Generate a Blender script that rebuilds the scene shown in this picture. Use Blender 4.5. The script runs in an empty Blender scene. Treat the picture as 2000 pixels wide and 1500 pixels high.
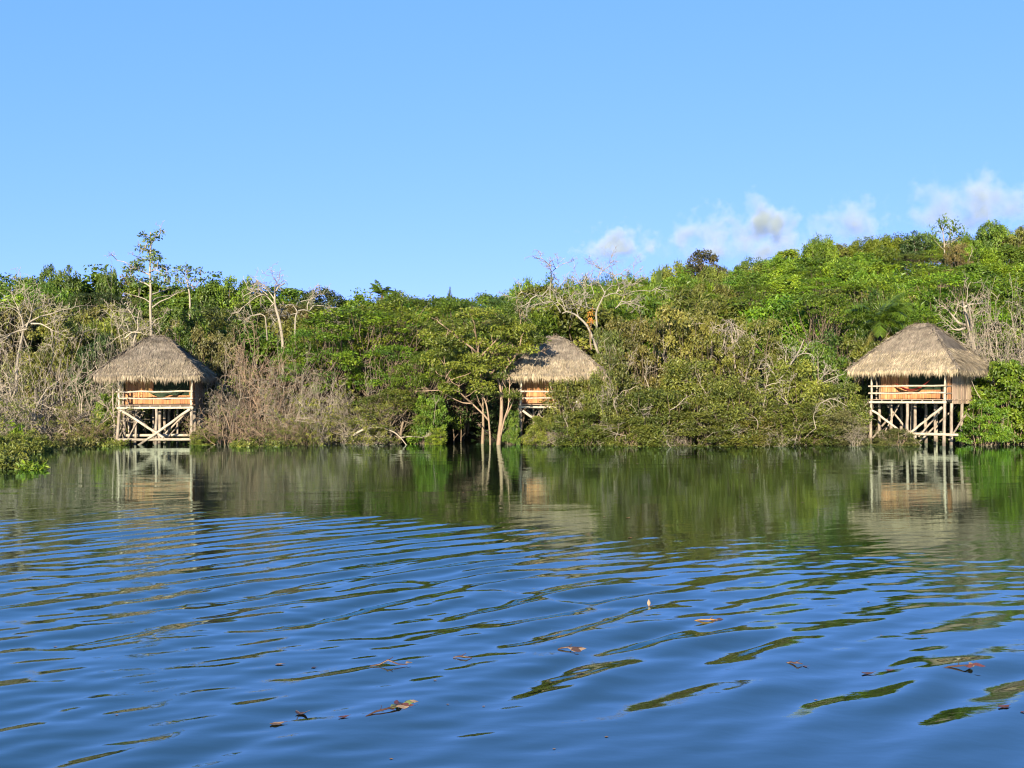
import bpy, math, random
import numpy as np
from mathutils import Vector

# ------------------------------------------------------------------ camera, sky, sun, exposure
S = bpy.context.scene
COL = S.collection
F = 2111.0            # focal length in pixels of the 2000 px wide photograph
HC = 3.3              # eye height above the water, metres
HOR = 769.0           # row of the horizon in the photograph
cam_d = bpy.data.cameras.new('camera')
cam = bpy.data.objects.new('camera', cam_d)
COL.objects.link(cam)
cam_d.sensor_width = 36.0
cam_d.lens = 36.0 * F / 2000.0
cam_d.clip_start = 0.1
cam_d.clip_end = 12000
cam.location = (0, 0, HC)
cam.rotation_euler = (math.radians(90) + math.atan((HOR - 750) / F), 0, 0)
S.camera = cam

SUN_EL, SUN_AZ = 15.0, 14.0      # elevation; degrees to the left of straight behind the camera
w = bpy.data.worlds.new("World")
S.world = w
w.use_nodes = True
nt = w.node_tree
bg = nt.nodes['Background']
sky = nt.nodes.new('ShaderNodeTexSky')
sky.sky_type = 'NISHITA'
sky.sun_disc = False
sky.sun_elevation = math.radians(SUN_EL)
sky.sun_rotation = math.radians(180 + SUN_AZ)
sky.altitude = 0
sky.air_density = 0.5
sky.dust_density = 0.0
sky.ozone_density = 6.0
sep = nt.nodes.new('ShaderNodeSeparateColor'); com = nt.nodes.new('ShaderNodeCombineColor')
nt.links.new(sky.outputs[0], sep.inputs[0])
for _i, (_e, _g) in enumerate(((0.60, 1.38), (0.366, 1.83), (0.50, 2.65))):   # the photograph's sky is flatter and bluer than the raw model
    pw = nt.nodes.new('ShaderNodeMath'); pw.operation = 'POWER'; pw.inputs[1].default_value = _e
    ml = nt.nodes.new('ShaderNodeMath'); ml.operation = 'MULTIPLY'; ml.inputs[1].default_value = _g
    nt.links.new(sep.outputs[_i], pw.inputs[0]); nt.links.new(pw.outputs[0], ml.inputs[0]); nt.links.new(ml.outputs[0], com.inputs[_i])
nt.links.new(com.outputs[0], bg.inputs[0])
bg.inputs[1].default_value = 0.0722

sun_d = bpy.data.lights.new('sun', 'SUN')
sun_d.energy = 4.9
sun_d.angle = math.radians(0.5)
sun_d.color = (1.0, 0.87, 0.67)
sun = bpy.data.objects.new('sun', sun_d)
COL.objects.link(sun)
sv = Vector((-math.sin(math.radians(SUN_AZ)) * math.cos(math.radians(SUN_EL)),
             -math.cos(math.radians(SUN_AZ)) * math.cos(math.radians(SUN_EL)),
             math.sin(math.radians(SUN_EL))))
sun.rotation_euler = sv.to_track_quat('Z', 'Y').to_euler()
sun.location = (-40, -80, 60)

S.view_settings.view_transform = 'Standard'
S.view_settings.look = 'None'
S.view_settings.exposure = 1.85
S.view_settings.gamma = 1.0
S.cycles.max_bounces = 6
S.cycles.diffuse_bounces = 3
S.cycles.glossy_bounces = 3
S.cycles.transmission_bounces = 3
S.cycles.volume_bounces = 3
S.cycles.use_denoising = True
S.cycles.filter_width = 1.15

# ------------------------------------------------------------------ helpers
def at(px, py, Y):
    """world point seen at a photograph pixel when it stands Y metres away"""
    return np.array([(px - 1000.0) / F * Y, Y, HC + (HOR - py) / F * Y])

def tag(o, label=None, cat=None, group=None, kind=None):
    if label: o['label'] = label
    if cat: o['category'] = cat
    if group: o['group'] = group
    if kind: o['kind'] = kind
    return o

def empty(name, loc=(0, 0, 0), rz=0.0, scale=(1, 1, 1)):
    o = bpy.data.objects.new(name, None)
    o.empty_display_size = 0.3
    COL.objects.link(o)
    o.location = loc
    o.rotation_euler = (0, 0, rz)
    o.scale = scale
    return o

def unit(v):
    v = np.asarray(v, float)
    n = np.linalg.norm(v, axis=-1, keepdims=True)
    return v / np.maximum(n, 1e-9)

class Geo:
    """collects quads (and polygons) and links them as ONE mesh object"""
    def __init__(s):
        s.v = []; s.f = []; s.n = 0; s.tone = []; s.smooth = []
    def add(s, v, f, tone=0.5, smooth=False):
        v = np.asarray(v, np.float32).reshape(-1, 3)
        f = np.asarray(f, np.int32)
        s.v.append(v); s.f.append(f + s.n); s.n += len(v)
        s.tone.append(np.broadcast_to(np.asarray(tone, np.float32), (len(v),)))
        s.smooth.append(np.full(len(f), smooth, bool))
    def tube(s, pts, rad, sides=5, cap=False, tone=0.5):
        pts = np.asarray(pts, float)
        n = len(pts)
        rad = np.broadcast_to(np.asarray(rad, float), (n,))
        t = np.gradient(pts, axis=0)
        t = unit(t)
        mean = unit(pts[-1] - pts[0] + 1e-6)
        ref = np.array([1.0, 0, 0]) if abs(mean[0]) < 0.7 else np.array([0, 1.0, 0])
        a = unit(np.cross(t, ref)); b = np.cross(t, a)
        ang = np.arange(sides) * 2 * math.pi / sides
        ring = (a[:, None, :] * np.cos(ang)[None, :, None] + b[:, None, :] * np.sin(ang)[None, :, None]) * rad[:, None, None]
        v = (pts[:, None, :] + ring).reshape(-1, 3)
        i = np.arange(n - 1)[:, None] * sides; j = np.arange(sides)[None, :]; k = (j + 1) % sides
        f = np.stack([i + j, i + k, i + sides + k, i + sides + j], -1).reshape(-1, 4)
        s.add(v, f, tone, True)
        if cap:
            for e, c in ((0, pts[0]), (n - 1, pts[-1])):
                vv = np.vstack([v[e * sides:(e + 1) * sides], c[None]])
                jj = np.arange(sides)
                ff = np.stack([jj, (jj + 1) % sides, np.full(sides, sides), np.full(sides, sides)], -1)
                s.add(vv, ff, tone, False)
    def box(s, c, size, rot=None, tone=0.5, bev=0.0):
        x, y, z = np.asarray(size, float) / 2
        v = np.array([[-x, -y, -z], [x, -y, -z], [x, y, -z], [-x, y, -z], [-x, -y, z], [x, -y, z], [x, y, z], [-x, y, z]])
        if rot is not None: v = v @ np.asarray(rot).T
        f = [[0, 3, 2, 1], [4, 5, 6, 7], [0, 1, 5, 4], [1, 2, 6, 5], [2, 3, 7, 6], [3, 0, 4, 7]]
        s.add(v + np.asarray(c, float), f, tone)
    def beam(s, p, q, wdt, dep, tone=0.5):
        """squared timber from p to q"""
        p = np.asarray(p, float); q = np.asarray(q, float)
        d = unit(q - p)
        up = np.array([0, 0, 1.0]) if abs(d[2]) < 0.9 else np.array([0, 1.0, 0])
        sx = unit(np.cross(d, up)); sz = np.cross(sx, d)
        R = np.stack([d, sx, sz], 1)
        s.box((p + q) / 2, (np.linalg.norm(q - p), dep, wdt), R, tone)
    def build(s, name, mat, parent=None):
        me = bpy.data.meshes.new(name)
        v = np.concatenate(s.v); f = np.concatenate(s.f)
        deg = f[:, 2] == f[:, 3]
        tot = np.where(deg, 3, 4).astype(np.int32)
        keep = np.ones(f.shape, bool); keep[deg, 3] = False
        loops = f[keep]
        me.vertices.add(len(v)); me.vertices.foreach_set('co', v.ravel())
        me.loops.add(len(loops)); me.loops.foreach_set('vertex_index', loops.astype(np.int32))
        me.polygons.add(len(f))
        me.polygons.foreach_set('loop_start', np.concatenate([[0], np.cumsum(tot)[:-1]]).astype(np.int32))
        me.polygons.foreach_set('use_smooth', np.concatenate(s.smooth))
        a = me.attributes.new('tone', 'FLOAT', 'POINT')
        a.data.foreach_set('value', np.concatenate(s.tone).astype(np.float32))
        me.update(calc_edges=True)
        me.materials.append(mat)
        o = bpy.data.objects.new(name, me)
        COL.objects.link(o)
        if parent is not None: o.parent = parent
        return o

def copy_tree(o, parent=None):
    c = o.copy(); COL.objects.link(c)
    if parent is not None: c.parent = parent
    for ch in list(o.children): copy_tree(ch, c)
    return c

# ------------------------------------------------------------------ materials
ALB = 0.64            # brings the colours below to real reflectances
def mat(name):
    m = bpy.data.materials.new(name); m.use_nodes = True
    N = m.node_tree.nodes; L = m.node_tree.links
    return m, N, L, N['Principled BSDF']

def setv(b, **k):
    for a, x in k.items(): b.inputs[a.replace('_', ' ')].default_value = x

def math_node(N, L, op, a, b=None, c=None):
    n = N.new('ShaderNodeMath'); n.operation = op
    for i, x in enumerate((a, b, c)):
        if x is None: continue
        if hasattr(x, 'is_linked') or hasattr(x, 'node'): L.new(x, n.inputs[i])
        else: n.inputs[i].default_value = x
    return n.outputs[0]

def leaf_material():
    m, N, L, b = mat('leaf')
    oi = N.new('ShaderNodeObjectInfo'); ge = N.new('ShaderNodeNewGeometry')
    at_ = N.new('ShaderNodeAttribute'); at_.attribute_name = 'tone'
    hs = N.new('ShaderNodeHueSaturation')
    L.new(oi.outputs['Color'], hs.inputs['Color'])
    r = ge.outputs['Random Per Island']
    h = math_node(N, L, 'MULTIPLY_ADD', r, 0.034, 0.483)
    t = math_node(N, L, 'MULTIPLY_ADD', at_.outputs['Fac'], 0.026, -0.013)
    L.new(math_node(N, L, 'SUBTRACT', h, t), hs.inputs['Hue'])
    r2 = math_node(N, L, 'FRACT', math_node(N, L, 'MULTIPLY', r, 7.31))
    v = math_node(N, L, 'MULTIPLY_ADD', r2, 0.5, 0.76)
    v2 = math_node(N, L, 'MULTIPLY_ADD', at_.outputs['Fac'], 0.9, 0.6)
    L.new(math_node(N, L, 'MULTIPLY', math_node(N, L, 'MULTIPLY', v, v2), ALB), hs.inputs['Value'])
    L.new(hs.outputs[0], b.inputs['Base Color'])
    setv(b, Roughness=0.5)
    b.inputs['Specular IOR Level'].default_value = 0.4
    tr = N.new('ShaderNodeBsdfTranslucent')
    h2 = N.new('ShaderNodeHueSaturation'); h2.inputs['Hue'].default_value = 0.485; h2.inputs['Value'].default_value = 1.25
    L.new(hs.outputs[0], h2.inputs['Color']); L.new(h2.outputs[0], tr.inputs['Color'])
    mx = N.new('ShaderNodeMixShader'); mx.inputs[0].default_value = 0.36
    L.new(b.outputs[0], mx.inputs[1]); L.new(tr.outputs[0], mx.inputs[2])
    L.new(mx.outputs[0], N['Material Output'].inputs['Surface'])
    return m

def bark_material():
    m, N, L, b = mat('bark')
    oi = N.new('ShaderNodeObjectInfo'); ge = N.new('ShaderNodeNewGeometry')
    tc = N.new('ShaderNodeTexCoord')
    mp = N.new('ShaderNodeMapping'); mp.inputs['Scale'].default_value = (9, 9, 2.2)
    L.new(tc.outputs['Object'], mp.inputs['Vector'])
    no = N.new('ShaderNodeTexNoise'); no.inputs['Scale'].default_value = 1.3; no.inputs['Detail'].default_value = 5
    L.new(mp.outputs[0], no.inputs['Vector'])
    hs = N.new('ShaderNodeHueSaturation')
    L.new(oi.outputs['Color'], hs.inputs['Color'])
    v = math_node(N, L, 'MULTIPLY_ADD', no.outputs['Fac'], 0.9, 0.45)
    rr = math_node(N, L, 'MULTIPLY_ADD', ge.outputs['Random Per Island'], 0.55, 0.72)
    L.new(math_node(N, L, 'MULTIPLY', math_node(N, L, 'MULTIPLY', v, rr), ALB), hs.inputs['Value'])
    L.new(math_node(N, L, 'MULTIPLY_ADD', no.outputs['Fac'], 0.04, 0.48), hs.inputs['Hue'])
    L.new(hs.outputs[0], b.inputs['Base Color'])
    setv(b, Roughness=0.9)
    b.inputs['Specular IOR Level'].default_value = 0.15
    bp = N.new('ShaderNodeBump'); bp.inputs['Strength'].default_value = 0.5; bp.inputs['Distance'].default_value = 0.03
    L.new(no.outputs['Fac'], bp.inputs['Height']); L.new(bp.outputs[0], b.inputs['Normal'])
    return m

def timber_material(name, c1, c2, scale=(14, 14, 1.2), rough=0.8, var=0.5):
    m, N, L, b = mat(name)
    ge = N.new('ShaderNodeNewGeometry'); tc = N.new('ShaderNodeTexCoord')
    mp = N.new('ShaderNodeMapping'); mp.inputs['Scale'].default_value = scale
    L.new(tc.outputs['Object'], mp.inputs['Vector'])
    no = N.new('ShaderNodeTexNoise'); no.inputs['Scale'].default_value = 1.0; no.inputs['Detail'].default_value = 6
    L.new(mp.outputs[0], no.inputs['Vector'])
    rp = N.new('ShaderNodeValToRGB')
    rp.color_ramp.elements[0].position = 0.28; rp.color_ramp.elements[0].color = (*c1, 1)
    rp.color_ramp.elements[1].position = 0.68; rp.color_ramp.elements[1].color = (*c2, 1)
    L.new(no.outputs['Fac'], rp.inputs[0])
    hs = N.new('ShaderNodeHueSaturation'); L.new(rp.outputs[0], hs.inputs['Color'])
    n2 = N.new('ShaderNodeTexNoise'); n2.inputs['Scale'].default_value = 0.9; n2.inputs['Detail'].default_value = 4
    L.new(tc.outputs['Object'], n2.inputs['Vector'])
    stain = math_node(N, L, 'MULTIPLY_ADD', n2.outputs['Fac'], 1.3, 0.35)
    sp = N.new('ShaderNodeSeparateXYZ'); L.new(ge.outputs['Position'], sp.inputs[0])
    wet = N.new('ShaderNodeMapRange'); wet.inputs['From Min'].default_value = 0.15; wet.inputs['From Max'].default_value = 0.5
    wet.inputs['To Min'].default_value = 0.45; wet.inputs['To Max'].default_value = 1.0
    L.new(sp.outputs['Z'], wet.inputs['Value'])
    isl = math_node(N, L, 'MULTIPLY_ADD', ge.outputs['Random Per Island'], var, 1 - var / 2)
    L.new(math_node(N, L, 'MULTIPLY', math_node(N, L, 'MULTIPLY', math_node(N, L, 'MULTIPLY', isl, ALB), stain), wet.outputs['Result']), hs.inputs['Value'])
    L.new(math_node(N, L, 'MULTIPLY_ADD', math_node(N, L, 'FRACT', math_node(N, L, 'MULTIPLY', ge.outputs['Random Per Island'], 5.7)), 0.025, 0.4875), hs.inputs['Hue'])
    L.new(hs.outputs[0], b.inputs['Base Color'])
    setv(b, Roughness=rough)
    b.inputs['Specular IOR Level'].default_value = 0.2
    bp = N.new('ShaderNodeBump'); bp.inputs['Strength'].default_value = 0.4; bp.inputs['Distance'].default_value = 0.02
    L.new(no.outputs['Fac'], bp.inputs['Height']); L.new(bp.outputs[0], b.inputs['Normal'])
    return m

def plain(name, col, rough=0.8, noise=0.0, scale=8.0):
    m, N, L, b = mat(name)
    col = tuple(x * ALB for x in col)
    setv(b, Roughness=rough)
    b.inputs['Specular IOR Level'].default_value = 0.25
    if noise:
        tc = N.new('ShaderNodeTexCoord'); no = N.new('ShaderNodeTexNoise'); no.inputs['Scale'].default_value = scale; no.inputs['Detail'].default_value = 6
        L.new(tc.outputs['Object'], no.inputs['Vector'])
        mx = N.new('ShaderNodeMix'); mx.data_type = 'RGBA'
        mx.inputs['A'].default_value = (*[x * (1 - noise) for x in col], 1)
        mx.inputs['B'].default_value = (*[min(1, x * (1 + noise)) for x in col], 1)
        L.new(no.outputs['Fac'], mx.inputs['Factor']); L.new(mx.outputs['Result'], b.inputs['Base Color'])
    else:
        b.inputs['Base Color'].default_value = (*col, 1)
    return m

LEAF = leaf_material()
BARK = bark_material()
POLE = timber_material('weathered_pole', (0.17, 0.135, 0.10), (0.36, 0.305, 0.235), (10, 10, 3))
PEELED = timber_material('peeled_pole', (0.30, 0.25, 0.18), (0.50, 0.44, 0.335), (8, 8, 8), var=0.25)
PLANK = timber_material('orange_plank', (0.30, 0.13, 0.05), (0.54, 0.285, 0.12), (16, 16, 0.8), var=0.45)
GREYPLANK = timber_material('grey_plank', (0.27, 0.19, 0.12), (0.46, 0.35, 0.25), (16, 16, 0.8), var=0.5)
DECKWOOD = timber_material('deck_wood', (0.22, 0.15, 0.10), (0.42, 0.32, 0.23), (3, 14, 14))
THATCH = timber_material('thatch', (0.170, 0.137, 0.102), (0.30, 0.252, 0.190), (2.2, 2.2, 3.0), 0.9, var=0.75)
FRINGE = timber_material('thatch_fringe', (0.27, 0.21, 0.135), (0.45, 0.372, 0.245), (3, 3, 3), 0.9, var=0.8)
SCREEN = plain('green_netting', (0.018, 0.035, 0.018), 0.9, 0.4, 20)
RED = plain('red_cloth', (0.30, 0.035, 0.025), 0.9, 0.3, 14)
GREENCLOTH = plain('green_cloth', (0.10, 0.15, 0.08), 0.9, 0.3, 14)
WHITECLOTH = plain('white_cloth', (0.7, 0.68, 0.6), 0.9, 0.1, 10)

# ------------------------------------------------------------------ ground and water
def smooth(t):
    t = np.clip(t, 0, 1); return t * t * (3 - 2 * t)

ZL = ([60, 74, 78, 84, 100, 124, 150, 400], [-2.0, -0.9, 0.15, 1.2, 4.6, 8.0, 9.5, 9])
ZR = ([60, 74, 78, 84, 110, 150, 200, 240, 400], [-2.0, -0.9, 0.15, 1.5, 8, 16, 25, 26, 20])
def ground(x, y):
    x = np.asarray(x, float); y = np.asarray(y, float)
    u = x / np.maximum(y, 1) * F + 1000
    wgt = smooth((u - 950) / 850)
    z = np.interp(y, *ZL) * (1 - wgt) + np.interp(y, *ZR) * wgt
    return z + 0.35 * np.sin(x * 0.31 + 1) * np.sin(y * 0.23) * smooth((y - 78) / 20)

def ground_mesh():
    xs = np.linspace(-260, 320, 150); ys = np.concatenate([np.linspace(58, 130, 60), np.linspace(134, 420, 50)])
    X, Y = np.meshgrid(xs, ys)
    v = np.stack([X, Y, ground(X, Y)], -1).reshape(-1, 3)
    nx = len(xs); i = np.arange(len(ys) - 1)[:, None] * nx; j = np.arange(nx - 1)[None]
    f = np.stack([i + j, i + j + 1, i + nx + j + 1, i + nx + j], -1).reshape(-1, 4)
    g = Geo(); g.add(v, f, 0.5, True)
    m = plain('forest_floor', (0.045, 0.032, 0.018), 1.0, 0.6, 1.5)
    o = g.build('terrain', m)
    tag(o, 'dark forest floor rising from the flooded bank into the hill', 'hill', kind='structure')
ground_mesh()

SRC = np.array([18.5, -1.8])
_wr = np.random.default_rng(11)
WAKE = [(SRC + _wr.normal(0, 3.6, 2), lam * 0.84, _wr.uniform(0, 6.28), _wr.uniform(0.7, 1.5), _wr.uniform(0, 6.28), _wr.uniform(0, 6.28)) for lam in (0.5, 0.6, 0.7, 0.8, 0.9, 0.98, 1.05, 1.12, 1.2, 1.28, 1.36, 1.45, 1.55, 1.7, 1.9, 2.3)]
def wave(x, y):
    """height of the water: a curved wake train plus small crossing ripples"""
    x = np.asarray(x, float); y = np.asarray(y, float)
    dx, dy = x - SRC[0], y - SRC[1]
    r = np.hypot(dx, dy)
    az = np.degrees(np.arctan2(-dx, dy))
    warp = 0.35 * np.sin(x * 0.21 + y * 0.13) + 0.28 * np.sin(-x * 0.37 + y * 0.29 + 1.3) + 0.16 * np.sin(x * 0.83 + 0.6 * y)
    rend = 37 + np.clip(az - 29, -5, 30) * 0.72
    env = smooth((az - 28) / 11) * (1 - smooth((r - rend + 13) / 17)) * (0.65 + 0.35 * smooth((r - 21) / 6))
    env = env * (0.52 + 0.48 * smooth((y - 11) / 5))
    env = env * (0.78 + 0.34 * np.sin(0.33 * x - 0.41 * y + 0.7) * np.sin(0.27 * x + 0.3 * y))
    far = smooth((y - 16) / 9)
    env = env * (1 - 0.52 * far * np.exp(-((x - 0.5) / 7.0) ** 2)) * (1 - 0.18 * far)
    h = 0.0
    for src, lam, ph, kp, p1, p2 in WAKE:
        k = 2 * math.pi / lam
        ri = np.hypot(x - src[0], y - src[1])
        pack = 0.85 + 0.75 * np.sin(kp * np.arctan2(x - src[0], y - src[1]) * 46 + p1 + 0.5 * warp) * np.sin(0.6 * kp * ri + p2)
        wt = (0.55 + 0.85 * far) if lam < 0.95 else (1.1 - 0.7 * far)
        h = h + wt * 0.034 / k * pack * np.sin(k * (ri + 0.25 * warp) + ph)
    env = env + 1.35 * np.exp(-(((x + 1.3) * 0.895 + (y - 21.0) * 0.446) / 2.7) ** 2) * smooth((y - 9.0) / 3.5) * (1 - 0.5 * smooth((y - 17) / 7)) * (1 - smooth((y - 26) / 5))
    h = h * env
    # crossing plane waves
    env2 = 0.10 + 0.9 * (1 - smooth((y - 13) / 16)) * (0.35 + 0.65 * smooth((r - 18) / 8))
    for ang, lam, slope, ph in ((112, 0.95, 0.016, 0.4), (98, 0.62, 0.012, 2.2), (128, 1.7, 0.020, 5.0), (78, 0.48, 0.011, 1.2), (150, 3.4, 0.012, 0.2), (119, 0.36, 0.021, 3.3), (104, 0.29, 0.016, 0.9), (136, 0.42, 0.020, 4.4), (92, 0.55, 0.018, 2.4), (127, 0.74, 0.020, 5.4)):
        a = math.radians(ang); k = 2 * math.pi / lam
        h = h + env2 * slope / k * np.sin(k * (x * math.cos(a) + y * math.sin(a) + 0.5 * warp) + ph)
    # faint ripple over the calm part
    for ang, lam, slope, ph in ((88, 1.5, 0.0035, 0.1), (94, 2.3, 0.0045, 1.9), (83, 3.3, 0.0045, 3.0), (97, 1.0, 0.003, 4.4)):
        a = math.radians(ang); k = 2 * math.pi / lam
        h = h + slope / k * np.sin(k * (x * math.cos(a) + y * math.sin(a) + 0.7 * warp) + ph) * (0.55 + 0.45 * np.sin(0.13 * x + 0.21 * y + 2)) * (0.25 + 0.75 * smooth((y - 28) / 10))
    return h

def water():
    ny, nx = 900, 520
    yy = 4.0 * (100.0 / 4.0) ** np.linspace(0, 1, ny)
    tt = np.linspace(-0.62, 0.62, nx)
    Y, T = np.meshgrid(yy, tt, indexing='ij')
    X = T * (Y + 1.5)
    fade = smooth((0.60 - np.abs(T)) / 0.06) * smooth((Y - 4) / 1.0)
    Z = wave(X, Y) * fade
    v = np.stack([X, Y, Z], -1).reshape(-1, 3)
    i = np.arange(ny - 1)[:, None] * nx; j = np.arange(nx - 1)[None]
    f = np.stack([i + j, i + j + 1, i + nx + j + 1, i + nx + j], -1).reshape(-1, 4)
    g = Geo(); g.add(v, f, 0.5, True)
    # flat water all round, joined to the rim of the rippled sheet
    a = [-0.62 * 5.5, 4.0, 0]; b = [0.62 * 5.5, 4.0, 0]; c = [0.62 * 101.5, 100.0, 0]; d = [-0.62 * 101.5, 100.0, 0]
    B = 400
    ring = [[-B, -B, 0], [B, -B, 0], [B, 100, 0], [-B, 100, 0]]
    g.add([a, b, c, d] + ring, [[4, 5, 1, 0], [5, 6, 2, 1], [7, 4, 0, 3]], 0.5, False)
    m, N, L, bs = mat('water')
    N.remove(bs)
    body = N.new('ShaderNodeBsdfDiffuse'); body.inputs['Color'].default_value = (0.0060, 0.0062, 0.0030, 1)     # dark peaty water
    gl = N.new('ShaderNodeBsdfGlossy'); gl.inputs['Roughness'].default_value = 0.03; gl.inputs['Color'].default_value = (0.77, 1.0, 0.96, 1)
    fr = N.new('ShaderNodeFresnel'); fr.inputs['IOR'].default_value = 2.45
    mxw = N.new('ShaderNodeMixShader')
    L.new(fr.outputs[0], mxw.inputs[0]); L.new(body.outputs[0], mxw.inputs[1]); L.new(gl.outputs[0], mxw.inputs[2])
    L.new(mxw.outputs[0], N['Material Output'].inputs['Surface'])
    tc = N.new('ShaderNodeTexCoord')
    def layer(scale, sx, sy):
        mp = N.new('ShaderNodeMapping'); mp.inputs['Scale'].default_value = (sx, sy, 1)
        mp.inputs['Rotation'].default_value = (0, 0, math.radians(8))
        L.new(tc.outputs['Object'], mp.inputs['Vector'])
        n = N.new('ShaderNodeTexNoise'); n.inputs['Scale'].default_value = scale; n.inputs['Detail'].default_value = 3
        L.new(mp.outputs[0], n.inputs['Vector'])
        return n.outputs['Fac']
    hgt = math_node(N, L, 'ADD', layer(2.2, 0.5, 1.0), math_node(N, L, 'MULTIPLY', layer(7.0, 0.6, 1.0), 0.5))
    bp = N.new('ShaderNodeBump'); bp.inputs['Strength'].default_value = 1.0; bp.inputs['Distance'].default_value = 0.0029
    L.new(hgt, bp.inputs['Height'])
    for nd in (body, gl, fr): L.new(bp.outputs[0], nd.inputs['Normal'])
    o = g.build('water', m)
    tag(o, 'dark river water with a curved wake mirroring sky and forest', 'water', kind='structure')
water()

# ------------------------------------------------------------------ huts
def rotz(v, a):
    c, s = math.cos(a), math.sin(a)
    return np.array([v[0] * c - v[1] * s, v[0] * s + v[1] * c, v[2]])

def wob(rng, p, q, n=6, a=0.015):
    t = np.linspace(0, 1, n)[:, None]
    pts = np.asarray(p, float) * (1 - t) + np.asarray(q, float) * t
    e = rng.normal(0, a, (n, 3)); e[0] = 0; e[-1] = 0
    return pts + e

def pole(parent, name, rng, p, q, r0, r1, m, sides=8, a=0.012):
    g = Geo(); pts = wob(rng, p, q, 7, a)
    rr = np.linspace(r0, r1, 7) * (1 + rng.normal(0, 0.05, 7))
    g.tube(pts, rr, sides, True)
    return g.build(name, m, parent)

def blades(g, rng, base, direc, nrm, L, W, tone=0.5):
    """flat tapering palm strips, one per row of base"""
    n = len(base)
    s = unit(np.cross(direc, nrm))
    L = np.broadcast_to(L, (n,))[:, None]; W = np.broadcast_to(W, (n,))[:, None]
    a = base - s * W / 2; b = base + s * W / 2
    mid = base + direc * L * 0.6
    c = mid + s * W * 0.42; d = mid - s * W * 0.42
    tip = base + direc * L + nrm * rng.uniform(-0.05, 0.02, (n, 1))
    v = np.stack([a, b, c, d, tip], 1).reshape(-1, 3)
    i = np.arange(n)[:, None] * 5
    f = np.concatenate([i + np.array([[0, 1, 2, 3]]), i + np.array([[3, 2, 4, 4]])])
    g.add(v, f, np.repeat(np.broadcast_to(tone, (n,)), 5), False)

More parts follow.
